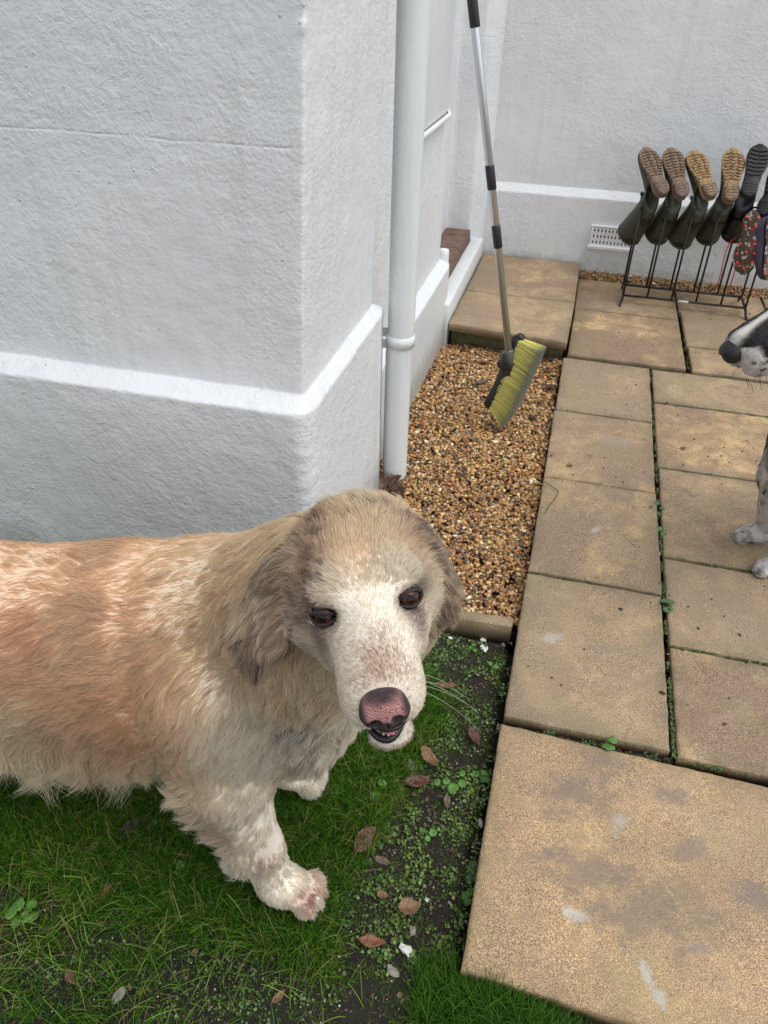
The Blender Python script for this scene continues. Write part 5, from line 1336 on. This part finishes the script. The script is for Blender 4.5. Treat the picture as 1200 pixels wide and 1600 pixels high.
def blades(n, x0, x1, y0, y1, prob, length, lean, rad, cols, npt=5, seed=0, droop=.6, ht=.12):
    g = np.random.default_rng(seed); P = np.stack([g.uniform(x0, x1, n), g.uniform(y0, y1, n), np.zeros(n)], -1)
    P = P[g.uniform(size=n) < prob(P)]; n = len(P); P[:, 2] = soilz(P) - .002
    az = 2 * np.pi * (fbm(P * 6, 2) * 1.6 + g.normal(size=n) * .28); h = np.stack([np.cos(az), np.sin(az), az * 0], -1)
    L = length(P, g); lean_ = lean * np.clip(1 + g.normal(size=n) * .5, .1, 2)
    out = np.zeros((n, npt, 3)); out[:, 0] = P; d = norm(np.array([0, 0, 1.0]) + h * lean_[:, None])
    for i in range(1, npt):
        d = norm(d + (h * .9 - np.array([0, 0, .55])) * droop * (i / npt) * lean_[:, None] * .9); out[:, i] = out[:, i - 1] + d * (L / (npt - 1))[:, None]
    out[:, 1:, 2] = np.maximum(out[:, 1:, 2], soilz(out[:, 1:].reshape(-1, 3)).reshape(n, -1) + .001)
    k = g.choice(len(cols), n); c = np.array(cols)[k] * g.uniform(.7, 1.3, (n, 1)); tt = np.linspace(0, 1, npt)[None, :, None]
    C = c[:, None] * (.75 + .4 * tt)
    pa = (fbm(P * 8 + 50, 2) > .12); C[pa] = C[pa] * np.array([1.35, 1.12, 1.2]); dead = g.uniform(size=n) < .07; C[dead] = np.array([.28, .22, .10])
    return out, np.tile(rad * np.linspace(1, .15, npt) ** .6, (n, 1)) * g.uniform(.7, 1.25, (n, 1)), np.clip(C, 0, 1)
GR = [(.036, .110, .006), (.055, .145, .008), (.026, .085, .006), (.085, .180, .012), (.020, .070, .008)]
sets = [blades(230000, -1.75, .0, .36, 1.30, lambda P: lushness(P), lambda P, g: .040 * g.uniform(.5, 1.5, len(P)) * (1 + .4 * fbm(P * 9, 2)), .80, .00064, GR, seed=1),
        blades(90000, -1.75, .0, .33, 1.33, lambda P: .10 + .45 * (fbm(P * 13 + 2, 3) > .0), lambda P, g: .013 * g.uniform(.5, 1.5, len(P)), .8, .0005, [(.07, .15, .012), (.045, .11, .010), (.10, .18, .02)], 4, seed=2),
        blades(1700, -1.2, -.10, .36, .60, lambda P: .35 * sstep(-.28, -.45, P[:, 0]) + .12, lambda P, g: g.uniform(.025, .075, len(P)), .6, .00080, [(.13, .25, .035), (.09, .19, .03), (.17, .30, .06)], 6, seed=3)]
sets[0] = tuple(np.concatenate(q) for q in zip(sets[0], blades(42000, -2.6, -1.75, .2, 1.30, lambda P: .9 + 0 * P[:, 0], lambda P, g: .038 * g.uniform(.6, 1.4, len(P)), .8, .0008, GR, seed=11),
      blades(60000, -2.6, 1.2, -.7, .36, lambda P: .35 + .5 * (fbm(P * 5, 2) > -.05), lambda P, g: .034 * g.uniform(.5, 1.5, len(P)), .8, .0008, GR, seed=12),
      blades(22000, .02, 1.4, .34, .545, lambda P: .9 * sstep(.545, .53, P[:, 1]) * sstep(.18, .30, P[:, 0]), lambda P, g: .034 * g.uniform(.5, 1.5, len(P)), .8, .0008, GR, seed=13)))
o = None
mx = max(s[0].shape[1] for s in sets)
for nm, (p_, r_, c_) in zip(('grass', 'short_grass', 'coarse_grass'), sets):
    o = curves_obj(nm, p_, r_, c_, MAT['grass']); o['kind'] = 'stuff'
# tuft that leans over the corner of the big flag
g = np.random.default_rng(9); n = 2600
cx = g.uniform(.02, .24, n); cy = np.interp(cx, [0, .24], [.565, .535]) - np.abs(g.normal(0, .022, n))
cx = np.concatenate([cx, g.uniform(-.06, .02, 700)]); cy = np.concatenate([cy, g.uniform(.50, .60, 700)]); n = len(cx)
P0 = np.stack([cx, cy, np.full(n, GZ)], -1); az = g.normal(1.45, .95, n); h = np.stack([np.cos(az), np.sin(az), az * 0], -1); L = g.uniform(.03, .075, n) * np.interp(cx, [-.06, .05, .14, .24], [.7, 1.1, .95, .7])
out = np.zeros((n, 6, 3)); out[:, 0] = P0; d = norm(np.array([0, 0, 1.0]) + h * g.uniform(.1, .7, n)[:, None])
for i in range(1, 6): d = norm(d + (h * .8 - np.array([0, 0, .4])) * .28 * i / 3); out[:, i] = out[:, i - 1] + d * (L / 5)[:, None]
c = np.array(GR)[g.choice(5, n)] * g.uniform(.55, 1.05, (n, 1))
o = curves_obj('grass_tuft', out, np.tile(.0007 * np.linspace(1, .15, 6) ** .6, (n, 1)), np.repeat(c[:, None], 6, 1), MAT['grass'])
tag(o, 'dense green grass tuft leaning over the near corner of the biggest flagstone', 'grass tuft')

# moss and tiny leaves: small rounded leaflets
t = NT('leaflet'); MAT['leaflet'] = t.out(t.attr('col'), .5)
def leaflets(name, P, size, cols, seed, tilt=.5, kind='stuff', label=None):
    g = np.random.default_rng(seed); n = len(P); k = 7; th = np.linspace(0, 2 * np.pi, k, endpoint=False)
    r = 1 - .25 * (np.cos(th) > .9); ring = np.stack([np.cos(th) * r, np.sin(th) * r, .18 * np.ones(k)], -1); V0 = np.concatenate([[[0, 0, 0]], ring])
    N_ = norm(np.stack([g.normal(0, tilt, n), g.normal(0, tilt, n), np.ones(n)], -1)); a = norm(np.cross(N_, g.normal(size=(n, 3)))); b = np.cross(N_, a)
    V = P[:, None] + size[:, None, None] * (V0[None, :, 0:1] * a[:, None] + V0[None, :, 1:2] * b[:, None] * .85 + V0[None, :, 2:3] * N_[:, None])
    F0 = np.array([(0, 1 + i, 1 + (i + 1) % k) for i in range(k)]); F = (F0[None] + (np.arange(n) * (k + 1))[:, None, None]).reshape(-1, 3)
    me = bpy.data.meshes.new(name); me.from_pydata(V.reshape(-1, 3).tolist(), [], F.tolist()); me.polygons.foreach_set('use_smooth', [True] * len(F))
    ca = me.color_attributes.new('col', 'FLOAT_COLOR', 'POINT'); ca.data.foreach_set('color', np.repeat(np.concatenate([cols, np.ones((n, 1))], 1), k + 1, 0).astype(np.float32).ravel())
    me.materials.append(MAT['leaflet']); o = bpy.data.objects.new(name, me); link(o); o['kind'] = kind
    return o
n = 46000; P = np.stack([rg.uniform(-1.6, .0, n), rg.uniform(.36, 1.34, n), np.zeros(n)], -1)
m = (1 - .75 * lushness(P)) * (fbm(P * 11 + 30, 3) > .02) * (.3 + .7 * (fbm(P * 30, 2) > -.05)); P = P[rg.uniform(size=n) < m]; n = len(P); P[:, 2] = soilz(P) + rg.uniform(.001, .006, n)
cc = np.array([(.06, .12, .025), (.09, .17, .03), (.045, .09, .025), (.12, .20, .05)])[rg.choice(4, n)] * rg.uniform(.6, 1.3, (n, 1))
leaflets('moss_and_seedlings', P, rg.uniform(.0012, .0034, n), cc, 31)
# growth in the paving joints
JP = []
def joint(x0, y0, x1, y1, n, wid=.003, gate=None, z=-.012):
    s = rg.uniform(0, 1, n); q = np.stack([x0 + (x1 - x0) * s, y0 + (y1 - y0) * s, np.full(n, z)], -1); d = norm([x1 - x0, y1 - y0, 0]); q += np.cross(d, [0, 0, 1]) * rg.uniform(-wid, wid, (n, 1))
    k_ = fbm(q * 20 + 3, 2) > (-.05 if gate is None else gate); q = q[k_]; q[:, 2] += rg.uniform(0, .011, len(q)); JP.append(q)
for a in ((.360, 1.10, .360, 2.98, 3200), (.51, 3.03, .51, 4.0, 500, .003, .1), (.366, 1.095, .90, 1.092, 700), (.366, 1.424, .9, 1.424, 900), (.366, 1.768, .9, 1.768, 900), (.366, 2.244, .9, 2.244, 800),
          (.366, 2.711, .9, 2.711, 700), (.366, 3.01, .9, 3.01, 500, .003, .05), (.01, 1.605, .355, 1.605, 300, .002, .12), (.01, 2.084, .355, 2.084, 300, .002, .1), (.01, 1.10, .355, 1.10, 500, .004, .05, -.02), (.03, 3.025, .5, 3.025, 200, .003, .1),
          (.004, .62, .004, 1.36, 1100, .012, .05, -.035)): joint(*a)
P = np.concatenate(JP); n = len(P); cc = np.array([(.05, .10, .02), (.08, .16, .03), (.04, .075, .02), (.10, .10, .04)])[rg.choice(4, n)] * rg.uniform(.6, 1.3, (n, 1))
leaflets('joint_moss', P, rg.uniform(.0012, .0032, n), cc, 33)
n = 8500; P = np.stack([rg.uniform(-.24, -.002, n), rg.uniform(.56, 1.36, n), np.zeros(n)], -1)
P = P[(fbm(P * 14 + 60, 3) > .04)]; n = len(P); P[:, 2] = soilz(P) + rg.uniform(.001, .008, n)
leaflets('seedlings', P, rg.uniform(.0012, .0042, n), np.array([(.06, .12, .015), (.08, .15, .02), (.045, .085, .015), (.13, .19, .035)])[rg.choice(4, n)] * rg.uniform(.6, 1.3, (n, 1)), 36)
# crumbs of soil, grit
n = 16000; P = np.stack([rg.uniform(-1.5, .0, n), rg.uniform(.36, 1.36, n), np.zeros(n)], -1); P = P[rg.uniform(size=n) < 1 - .7 * lushness(P)]; n = len(P); P[:, 2] = soilz(P)
pebbles('soil_crumbs', P, rg.uniform(.002, .008, n), np.array([(.05, .035, .025), (.075, .055, .04), (.035, .028, .02), (.10, .075, .055)])[rg.choice(4, n)], MAT['pebble'], 12)
n = 650; P = np.stack([rg.uniform(-.9, .0, n), rg.uniform(.36, 1.36, n), np.zeros(n)], -1); P = P[rg.uniform(size=n) < (1 - lushness(P))]; n = len(P); P[:, 2] = soilz(P) + .002
pebbles('pale_grit', P, rg.uniform(.0018, .0048, n), np.array([(.62, .60, .55), (.45, .42, .36), (.7, .7, .68)])[rg.choice(3, n)], MAT['pebble'], 13)
n = 900; P = np.stack([rg.uniform(.35, .37, n), rg.uniform(1.1, 2.98, n), np.full(n, -.028)], -1)
P2 = np.stack([rg.uniform(.0, .36, n), rg.uniform(1.088, 1.112, n), np.full(n, -.030)], -1); P = np.concatenate([P, P2])
pebbles('joint_grit', P, rg.uniform(.003, .008, len(P)), np.array([(.06, .045, .03), (.12, .09, .06), (.03, .025, .02)])[rg.choice(3, len(P))], MAT['pebble'], 14)
# crumbs lying on the flags
n = 330; P = np.stack([rg.uniform(.03, .9, n), rg.uniform(1.2, 3.9, n), np.full(n, .0015)], -1)
pebbles('paving_crumbs', P, rg.uniform(.002, .0065, n) * (1 + (rg.uniform(size=n) > .9)), np.array([(.05, .035, .025), (.10, .07, .045), (.55, .48, .35), (.20, .14, .08)])[rg.choice(4, n, p=[.4, .3, .1, .2])], MAT['pebble'], 15)

# scraps of dead leaf and straw trodden into the soil
n = 900; P = np.stack([rg.uniform(-1.4, .0, n), rg.uniform(.37, 1.34, n), np.zeros(n)], -1); P = P[rg.uniform(size=n) < 1 - .8 * lushness(P)]; n = len(P); P[:, 2] = soilz(P) + .004
leaflets('leaf_crumbs', P, rg.uniform(.0015, .0060, n), np.array([(.12, .06, .03), (.20, .12, .06), (.07, .035, .022), (.26, .20, .11)])[rg.choice(4, n)] * rg.uniform(.6, 1.2, (n, 1)), 41, .8)
# ------------------------------------------------------------------ fallen leaves, one by one
def leaf_mat(name, a, b):
    t = NT(name); c = t.mix(t.ramp(t.noise(45, 5, .65), [(.35, 0), (.65, 1)]), a, b); w = t.n('ShaderNodeTexWave'); t.set(w.inputs['Vector'], t.co()); w.inputs['Scale'].default_value = 60; w.inputs['Distortion'].default_value = 2
    return t.out(c, .5, t.bump(w.outputs['Fac'], .25, .002))
LM = {'brown': leaf_mat('brown_leaf', (.085, .036, .022), (.15, .07, .04)), 'red': leaf_mat('red_brown_leaf', (.115, .036, .026), (.07, .024, .018)), 'tan': leaf_mat('tan_leaf', (.22, .125, .06), (.13, .065, .03)),
      'orange': leaf_mat('orange_leaf', (.22, .085, .04), (.13, .05, .025)), 'dark': leaf_mat('dark_wet_leaf', (.045, .022, .018), (.075, .035, .028)), 'grey': leaf_mat('grey_brown_leaf', (.14, .10, .075), (.10, .07, .055))}
def fallen_leaf(px, py, size, ang, mat, label, z=None, wide=.42, curl=.5, tilt=(0, 0), roll=0):
    size = size * 1.18; z0 = GZ + .010 if z is None else z; c = at(px, py, 2, z0)
    if z is None: c[2] = float(soil_z(np.array([c[0]]), np.array([c[1]]))[0]) + .014
    nu, nv = 13, 7; u = np.linspace(0, 1, nu); v = np.linspace(-1, 1, nv); U, V_ = np.meshgrid(u, v, indexing='ij')
    size = size * 1.15 if False else size; w = wide * np.sin(np.pi * np.clip(U, 0.02, .985) ** .8) ** .8; se = 1 + .09 * ((np.arange(nu) % 2)[:, None] * 2 - 1) * (np.abs(V_) > .95)
    X = (U - .5); Y = V_ * w * .5 * se; Z = .16 * curl * (X * 2 + .3 * math.sin(px)) ** 2 + np.abs(V_) ** 1.3 * w * .28 * curl + .12 * fbm(np.stack([X * 4 + px, Y * 4, X * 0], -1), 2)
    if roll: a_ = Y * roll * 6; Z = Z + np.sin(a_) * .1; Y = Y * np.cos(a_ * .5)
    P = np.stack([X, Y, Z], -1).reshape(-1, 3) * size
    R_ = Matrix.Rotation(math.radians(ang), 3, 'Z') @ Matrix.Rotation(tilt[0], 3, 'X') @ Matrix.Rotation(tilt[1], 3, 'Y')
    P = P @ np.array(R_).T; P[:, 2] -= min(P[:, 2].min() + .010, 0)
    idx = np.arange(nu * nv).reshape(nu, nv); i = idx[:-1, :-1].ravel(); F = np.stack([i, i + nv, i + nv + 1, i + 1], -1)
    root = empty('fallen_leaf', tuple(c), label, 'leaf', 'fallen leaves')
    me = bpy.data.meshes.new('blade'); me.from_pydata(P.tolist(), [], F.tolist()); me.polygons.foreach_set('use_smooth', [True] * len(F)); me.materials.append(LM[mat])
    o = bpy.data.objects.new('blade', me); link(o, root); m = o.modifiers.new('s', 'SOLIDIFY'); m.thickness = .0006
    rib = P.reshape(nu, nv, 3)[:, nv // 2] + [0, 0, .0004]; st = rib[0] + (rib[0] - rib[1]) * 2.6
    mb = MB(); mb.add(*tube_vf(np.concatenate([[st], rib[:-1]]), [size * .012] * 3 + [size * .008] * (nu - 3), 5)); mb.build('midrib', LM[mat], root)
    return root
fallen_leaf(165, 1236, .060, 5, 'brown', 'long flat brown leaf in the dark grass under the belly of the golden dog')
fallen_leaf(212, 1290, .050, 50, 'dark', 'dark brown leaf standing in the grass, below right of the long flat brown one', tilt=(.5, .2))
fallen_leaf(569, 1312, .050, 65, 'brown', 'broad brown leaf upright in the grass right of the front paw of the golden dog', tilt=(.7, 0), wide=.6)
fallen_leaf(500, 1244, .042, 20, 'dark', 'curled dark purple leaf beside the far front paw of the golden dog', curl=1.8, wide=.8)
fallen_leaf(476, 1277, .024, 100, 'dark', 'small shrivelled dark leaf below the curled purple leaf', curl=1.5)
fallen_leaf(698, 1074, .045, 12, 'orange', 'narrow orange brown leaf just right of the muzzle of the golden dog', wide=.28)
fallen_leaf(668, 1066, .022, 80, 'brown', 'small brown leaf scrap touching the muzzle of the golden dog')
fallen_leaf(741, 1153, .040, -55, 'red', 'reddish leaf lying in bare soil near the edge of the paving', wide=.45)
fallen_leaf(671, 1187, .042, -35, 'tan', 'crumpled tan brown leaf below the chin of the golden dog', curl=1.3, wide=.5)
fallen_leaf(652, 1223, .044, 25, 'red', 'dark red leaf lying flat under the crumpled tan brown leaf', wide=.55)
fallen_leaf(698, 1252, .026, 100, 'grey', 'small grey brown leaf among seedlings right of the dark red leaf')
fallen_leaf(598, 1347, .028, -10, 'grey', 'faint brown leaf sunk in grass under the broad upright one')
fallen_leaf(640, 1418, .034, 30, 'tan', 'ragged tan leaf on bare soil near the bottom of the lawn', wide=.75, curl=.9)
fallen_leaf(598, 1399, .018, 0, 'tan', 'tiny tan leaf to the left of the ragged tan leaf', wide=.7)
fallen_leaf(582, 1473, .036, 10, 'orange', 'orange brown ribbed leaf left of the bright white stone', wide=.5)
fallen_leaf(166, 1395, .030, 85, 'orange', 'thin rusty leaf blade poking out of deep grass at the left', wide=.25, tilt=(.4, .2))
fallen_leaf(110, 1527, .028, -30, 'brown', 'brown leaf in pale coarse grass at the bottom left')
fallen_leaf(710, 1512, .026, -40, 'orange', 'rusty leaf scrap beside the near corner of the biggest flagstone')
fallen_leaf(705, 1487, .018, 20, 'red', 'small red leaf scrap above the rusty one beside the biggest flagstone')
fallen_leaf(436, 1560, .022, 60, 'tan', 'tan leaf scrap in mud at the bottom of the picture')
fallen_leaf(604, 760, .085, 35, 'brown', 'large curled brown leaf at the foot of the drainpipe', z=-.020, curl=1.2, wide=.6, tilt=(.3, -.2))
fallen_leaf(620, 768, .060, -40, 'dark', 'dark leaf tucked behind the large curled one at the drainpipe foot', z=-.022, curl=1.2, wide=.6)
for k, (px, py, s_, a_, m_, lb) in enumerate([(858, 604, .055, 20, 'dark', 'dark purple leaf on the gravel right of the broom bristles'), (856, 580, .045, -30, 'brown', 'brown leaf on gravel above the dark purple leaf'),
        (846, 628, .040, 70, 'brown', 'small brown leaf on gravel right below the dark purple leaf'), (862, 560, .035, 10, 'grey', 'grey leaf against the mossy step right of the broom'), (760, 566, .055, 15, 'orange', 'reddish orange leaf on gravel left of the broom socket'),
        (742, 540, .040, -10, 'red', 'red leaf at the foot of the stone riser left of the broom pole'), (752, 597, .050, 50, 'grey', 'grey brown leaf on gravel left of the broom head'), (722, 742, .035, 30, 'dark', 'lone dark leaf in the middle of the gravel below the broom'),
        (832, 652, .040, 130, 'dark', 'dark leaf on gravel at the tips of the lowest bristles')]):
    fallen_leaf(px, py, s_, a_, m_, lb, z=-.024)
for px, py, a_, lb in ((891, 727, 10, 'pale cream petal on the third flagstone beside the gravel'), (862, 711, 50, 'small cream petal left of the paler one beside the gravel'), (1068, 700, 30, 'tiny buff leaf flake on the paving right of the mossy joint')):
    fallen_leaf(px, py, .018 if px != 862 else .011, a_, 'tan', lb, z=.004, wide=.7)

# ------------------------------------------------------------------ stones in the soil
MAT['white_stone'] = simple('white_flint', (.72, .70, .66), .5, 0, (60, .5, .004)); MAT['grey_stone'] = simple('grey_stone', (.28, .26, .23), .7, 0, (60, .6, .006), (40, (.18, .17, .15)))
def stone_obj(px, py, s, mat, label, z=None, flat=.6):
    c = at(px, py, 2, GZ + .006); c[2] = float(soil_z(np.array([c[0]]), np.array([c[1]]))[0]) + s * .16 if z is None else z
    bm = bmesh.new(); bmesh.ops.create_icosphere(bm, subdivisions=2, radius=s * .5); me = bpy.data.meshes.new('stone'); bm.to_mesh(me); bm.free()
    P = np.array([v.co[:] for v in me.vertices]); P *= (1 + .9 * fbm(P / s * 1.9 + px, 2))[:, None]; P = P * [1.25, .85, flat]; me.vertices.foreach_set('co', P.ravel()); me.materials.append(mat)
    o = bpy.data.objects.new('stone', me); o.location = c; o.scale = (.8, .8, .8); o.rotation_euler = (0, 0, px * .7); link(o); tag(o, label, 'stone', 'stones in the bare soil')
stone_obj(636, 1484, .026, MAT['white_stone'], 'bright white stone in the soil at the bottom of the lawn')
stone_obj(668, 1403, .013, MAT['white_stone'], 'small white stone just right of the ragged tan leaf')
stone_obj(645, 1451, .018, MAT['tan_stone'] if 'tan_stone' in MAT else MAT['grey_stone'], 'pale stone between the ragged tan leaf and the white stone')
stone_obj(614, 1516, .022, MAT['grey_stone'], 'pitted grey stone below the bright white stone')
stone_obj(757, 1011, .026, MAT['white_stone'], 'flat white shard of stone near the kerb beside the paving', flat=.3)
stone_obj(757, 989, .020, MAT['white_stone'], 'narrow white stone shard under the kerb')
stone_obj(788, 997, .016, MAT['grey_stone'], 'round brownish stone at the corner of kerb and paving')
stone_obj(752, 1273, .018, MAT['white_stone'], 'pale pebble in the soil against the biggest flagstone')
stone_obj(704, 994, .012, MAT['white_stone'], 'tiny white chip in the soil under the ear of the golden dog')
stone_obj(640, 1195, .030, MAT['grey_stone'], 'grey stone half buried beside the crumpled tan brown leaf')
stone_obj(186, 1555, .026, MAT['grey_stone'], 'grey stone in the pale grass at the bottom left')

# ------------------------------------------------------------------ weeds with round leaves
t = NT('weed_leaf'); c_ = t.mix(t.ramp(t.noise(90, 4), [(.3, 0), (.7, 1)]), (.060, .165, .020), (.095, .23, .035)); MAT['weed'] = t.out(c_, .45, t.bump(t.noise(200, 3), .3, .002))
MAT['weed_dark'] = simple('bluish_weed_leaf', (.05, .13, .045), .5, 0, (150, .3, .002), (40, (.08, .18, .06)))
def weed(px, py, label, leaves, z=None, mat='weed', seed=0):
    """leaves: (dx px, dy px, radius m, height m)"""
    c = at(px, py, 2, GZ if z is None else z)
    if z is None: c[2] = float(soil_z(np.array([c[0]]), np.array([c[1]]))[0])
    root = empty('weed', tuple(c), label, 'weed', 'round leaved weeds'); r = random.Random(seed + px)
    for dx, dy, rad, hh in leaves:
        q = at(px + dx, py + dy, 2, c[2] + hh) - c; k = 14; th = np.linspace(0, 2 * np.pi, k, endpoint=False)
        rr = rad * (1 + .06 * np.sin(th * 6)) * (1 - .35 * np.exp(-((th - np.pi) / .35) ** 2)); ph = r.uniform(0, 6.28)
        ring = np.stack([rr * np.cos(th + ph), rr * np.sin(th + ph), rad * .16 * np.cos(th * 2)], -1); ring2 = ring * .55 - [0, 0, rad * .05]
        nrm_ = norm([r.uniform(-.35, .35), r.uniform(-.5, .15), 1]); a, b = frame(nrm_, (0, 1, 0)); B_ = np.array([a, b, nrm_])
        V = np.concatenate([[[0, 0, -rad * .1]], ring2, ring]) @ B_ + q
        F = [(0, 1 + i, 1 + (i + 1) % k) for i in range(k)] + [(1 + i, 1 + k + i, 1 + k + (i + 1) % k, 1 + (i + 1) % k) for i in range(k)]
        mb = MB(); mb.add(V, F); o = mb.build('leaf', MAT[mat], root); m_ = o.modifiers.new('s', 'SOLIDIFY'); m_.thickness = .0005
        mb = MB(); mb.add(*tube_vf([(0, 0, -.003), q * .5 + [0, 0, hh * .2], q - [0, 0, rad * .08]], .0007, 5)); mb.build('stem', MAT[mat], root)
weed(583, 1240, 'weed with three bright round leaves in grass below the muzzle of the golden dog', [(-10, 2, .0085, .012), (3, 4, .0105, .015), (14, -18, .0095, .020)])
weed(696, 1228, 'low weed with scalloped leaves left of the flagstone edge', [(-14, -6, .0075, .008), (1, -8, .0080, .012), (12, 4, .0120, .012)])
weed(752, 1214, 'pair of round leaves right against the biggest flagstone', [(-8, -6, .0085, .010), (4, -6, .0065, .014), (6, 3, .0105, .010)])
weed(722, 1218, 'weed with two small pale leaves between the scalloped weed and the flagstone', [(0, -10, .007, .010), (0, 6, .009, .008)])
weed(954, 1162, 'green sprout growing from the joint in front of the biggest flagstone', [(-6, 4, .0105, .012), (4, -6, .0095, .022), (2, 6, .0065, .010)], z=-.005)
weed(1042, 944, 'leafy sprout standing on the paving joint level with the golden dog eye', [(-4, -5, .0100, .014), (6, -4, .0110, .014), (-1, 8, .0080, .008), (6, 6, .0070, .01)], z=-.005, mat='weed_dark')
weed(1030, 790, 'small leafy growth on the paving joint beside the wet paw print', [(-3, -4, .0085, .012), (4, 4, .0090, .010), (0, 12, .007, .008)], z=-.008, mat='weed_dark')
weed(1034, 830, 'little clump of leaves on the joint below the wet paw print', [(-3, -4, .0085, .010), (3, 4, .0085, .010)], z=-.008)
weed(735, 1362, 'cluster of leaves against the left edge of the biggest flagstone', [(-8, -4, .010, .010), (4, -10, .009, .012), (6, 6, .011, .010), (-4, 10, .008, .010), (10, -2, .007, .012)], mat='weed_dark')
weed(728, 1400, 'lower cluster of leaves against the left edge of the biggest flagstone', [(-6, -2, .008, .010), (6, -6, .008, .012), (2, 8, .009, .008)])
weed(28, 1425, 'leafy clover like weed in the dark lawn at the left edge', [(-12, 0, .012, .02), (0, -12, .012, .024), (20, -10, .011, .022), (8, 8, .011, .016), (-4, 16, .010, .014), (24, 6, .010, .018)])
weed(282, 1358, 'single round leaf in deep grass behind the front paw of the golden dog', [(0, -6, .0085, .022), (-4, 4, .0065, .018)])
weed(668, 1302, 'tiny weed with yellow green leaves in the bare soil', [(-8, -4, .006, .008), (8, -2, .0085, .010), (0, 8, .006, .008)])
weed(772, 985, 'seedling in the soil under the right end of the kerb', [(-4, 2, .0065, .010), (4, -4, .0065, .012)])
weed(738, 1012, 'bright seedling in the soil below the kerb', [(-3, 0, .006, .008), (3, 4, .006, .008), (2, -5, .005, .010)])
weed(770, 1040, 'bright green seedling close to the paving below the kerb', [(-3, -3, .006, .008), (4, 2, .007, .008)])
weed(200, 1290, 'round leaf in shade beside the dark standing leaf', [(40, -6, .008, .014)])
# twig on the flags
MAT['twig'] = simple('dark_twig', (.05, .035, .025), .8)
mb = MB(); tw = [at(px, py, 2, .003 + h_) for px, py, h_ in ((838, 748, 0), (852, 752, .004), (866, 762, .006), (873, 768, .004), (868, 778, .003), (858, 790, .001), (851, 802, 0))]
mb.add(*tube_vf(tw, [.0008, .001, .0012, .0014, .0012, .001, .0008], 6)); tag(mb.build('twig', MAT['twig']), 'thin bent dark twig on the fourth flagstone beside the gravel', 'twig')
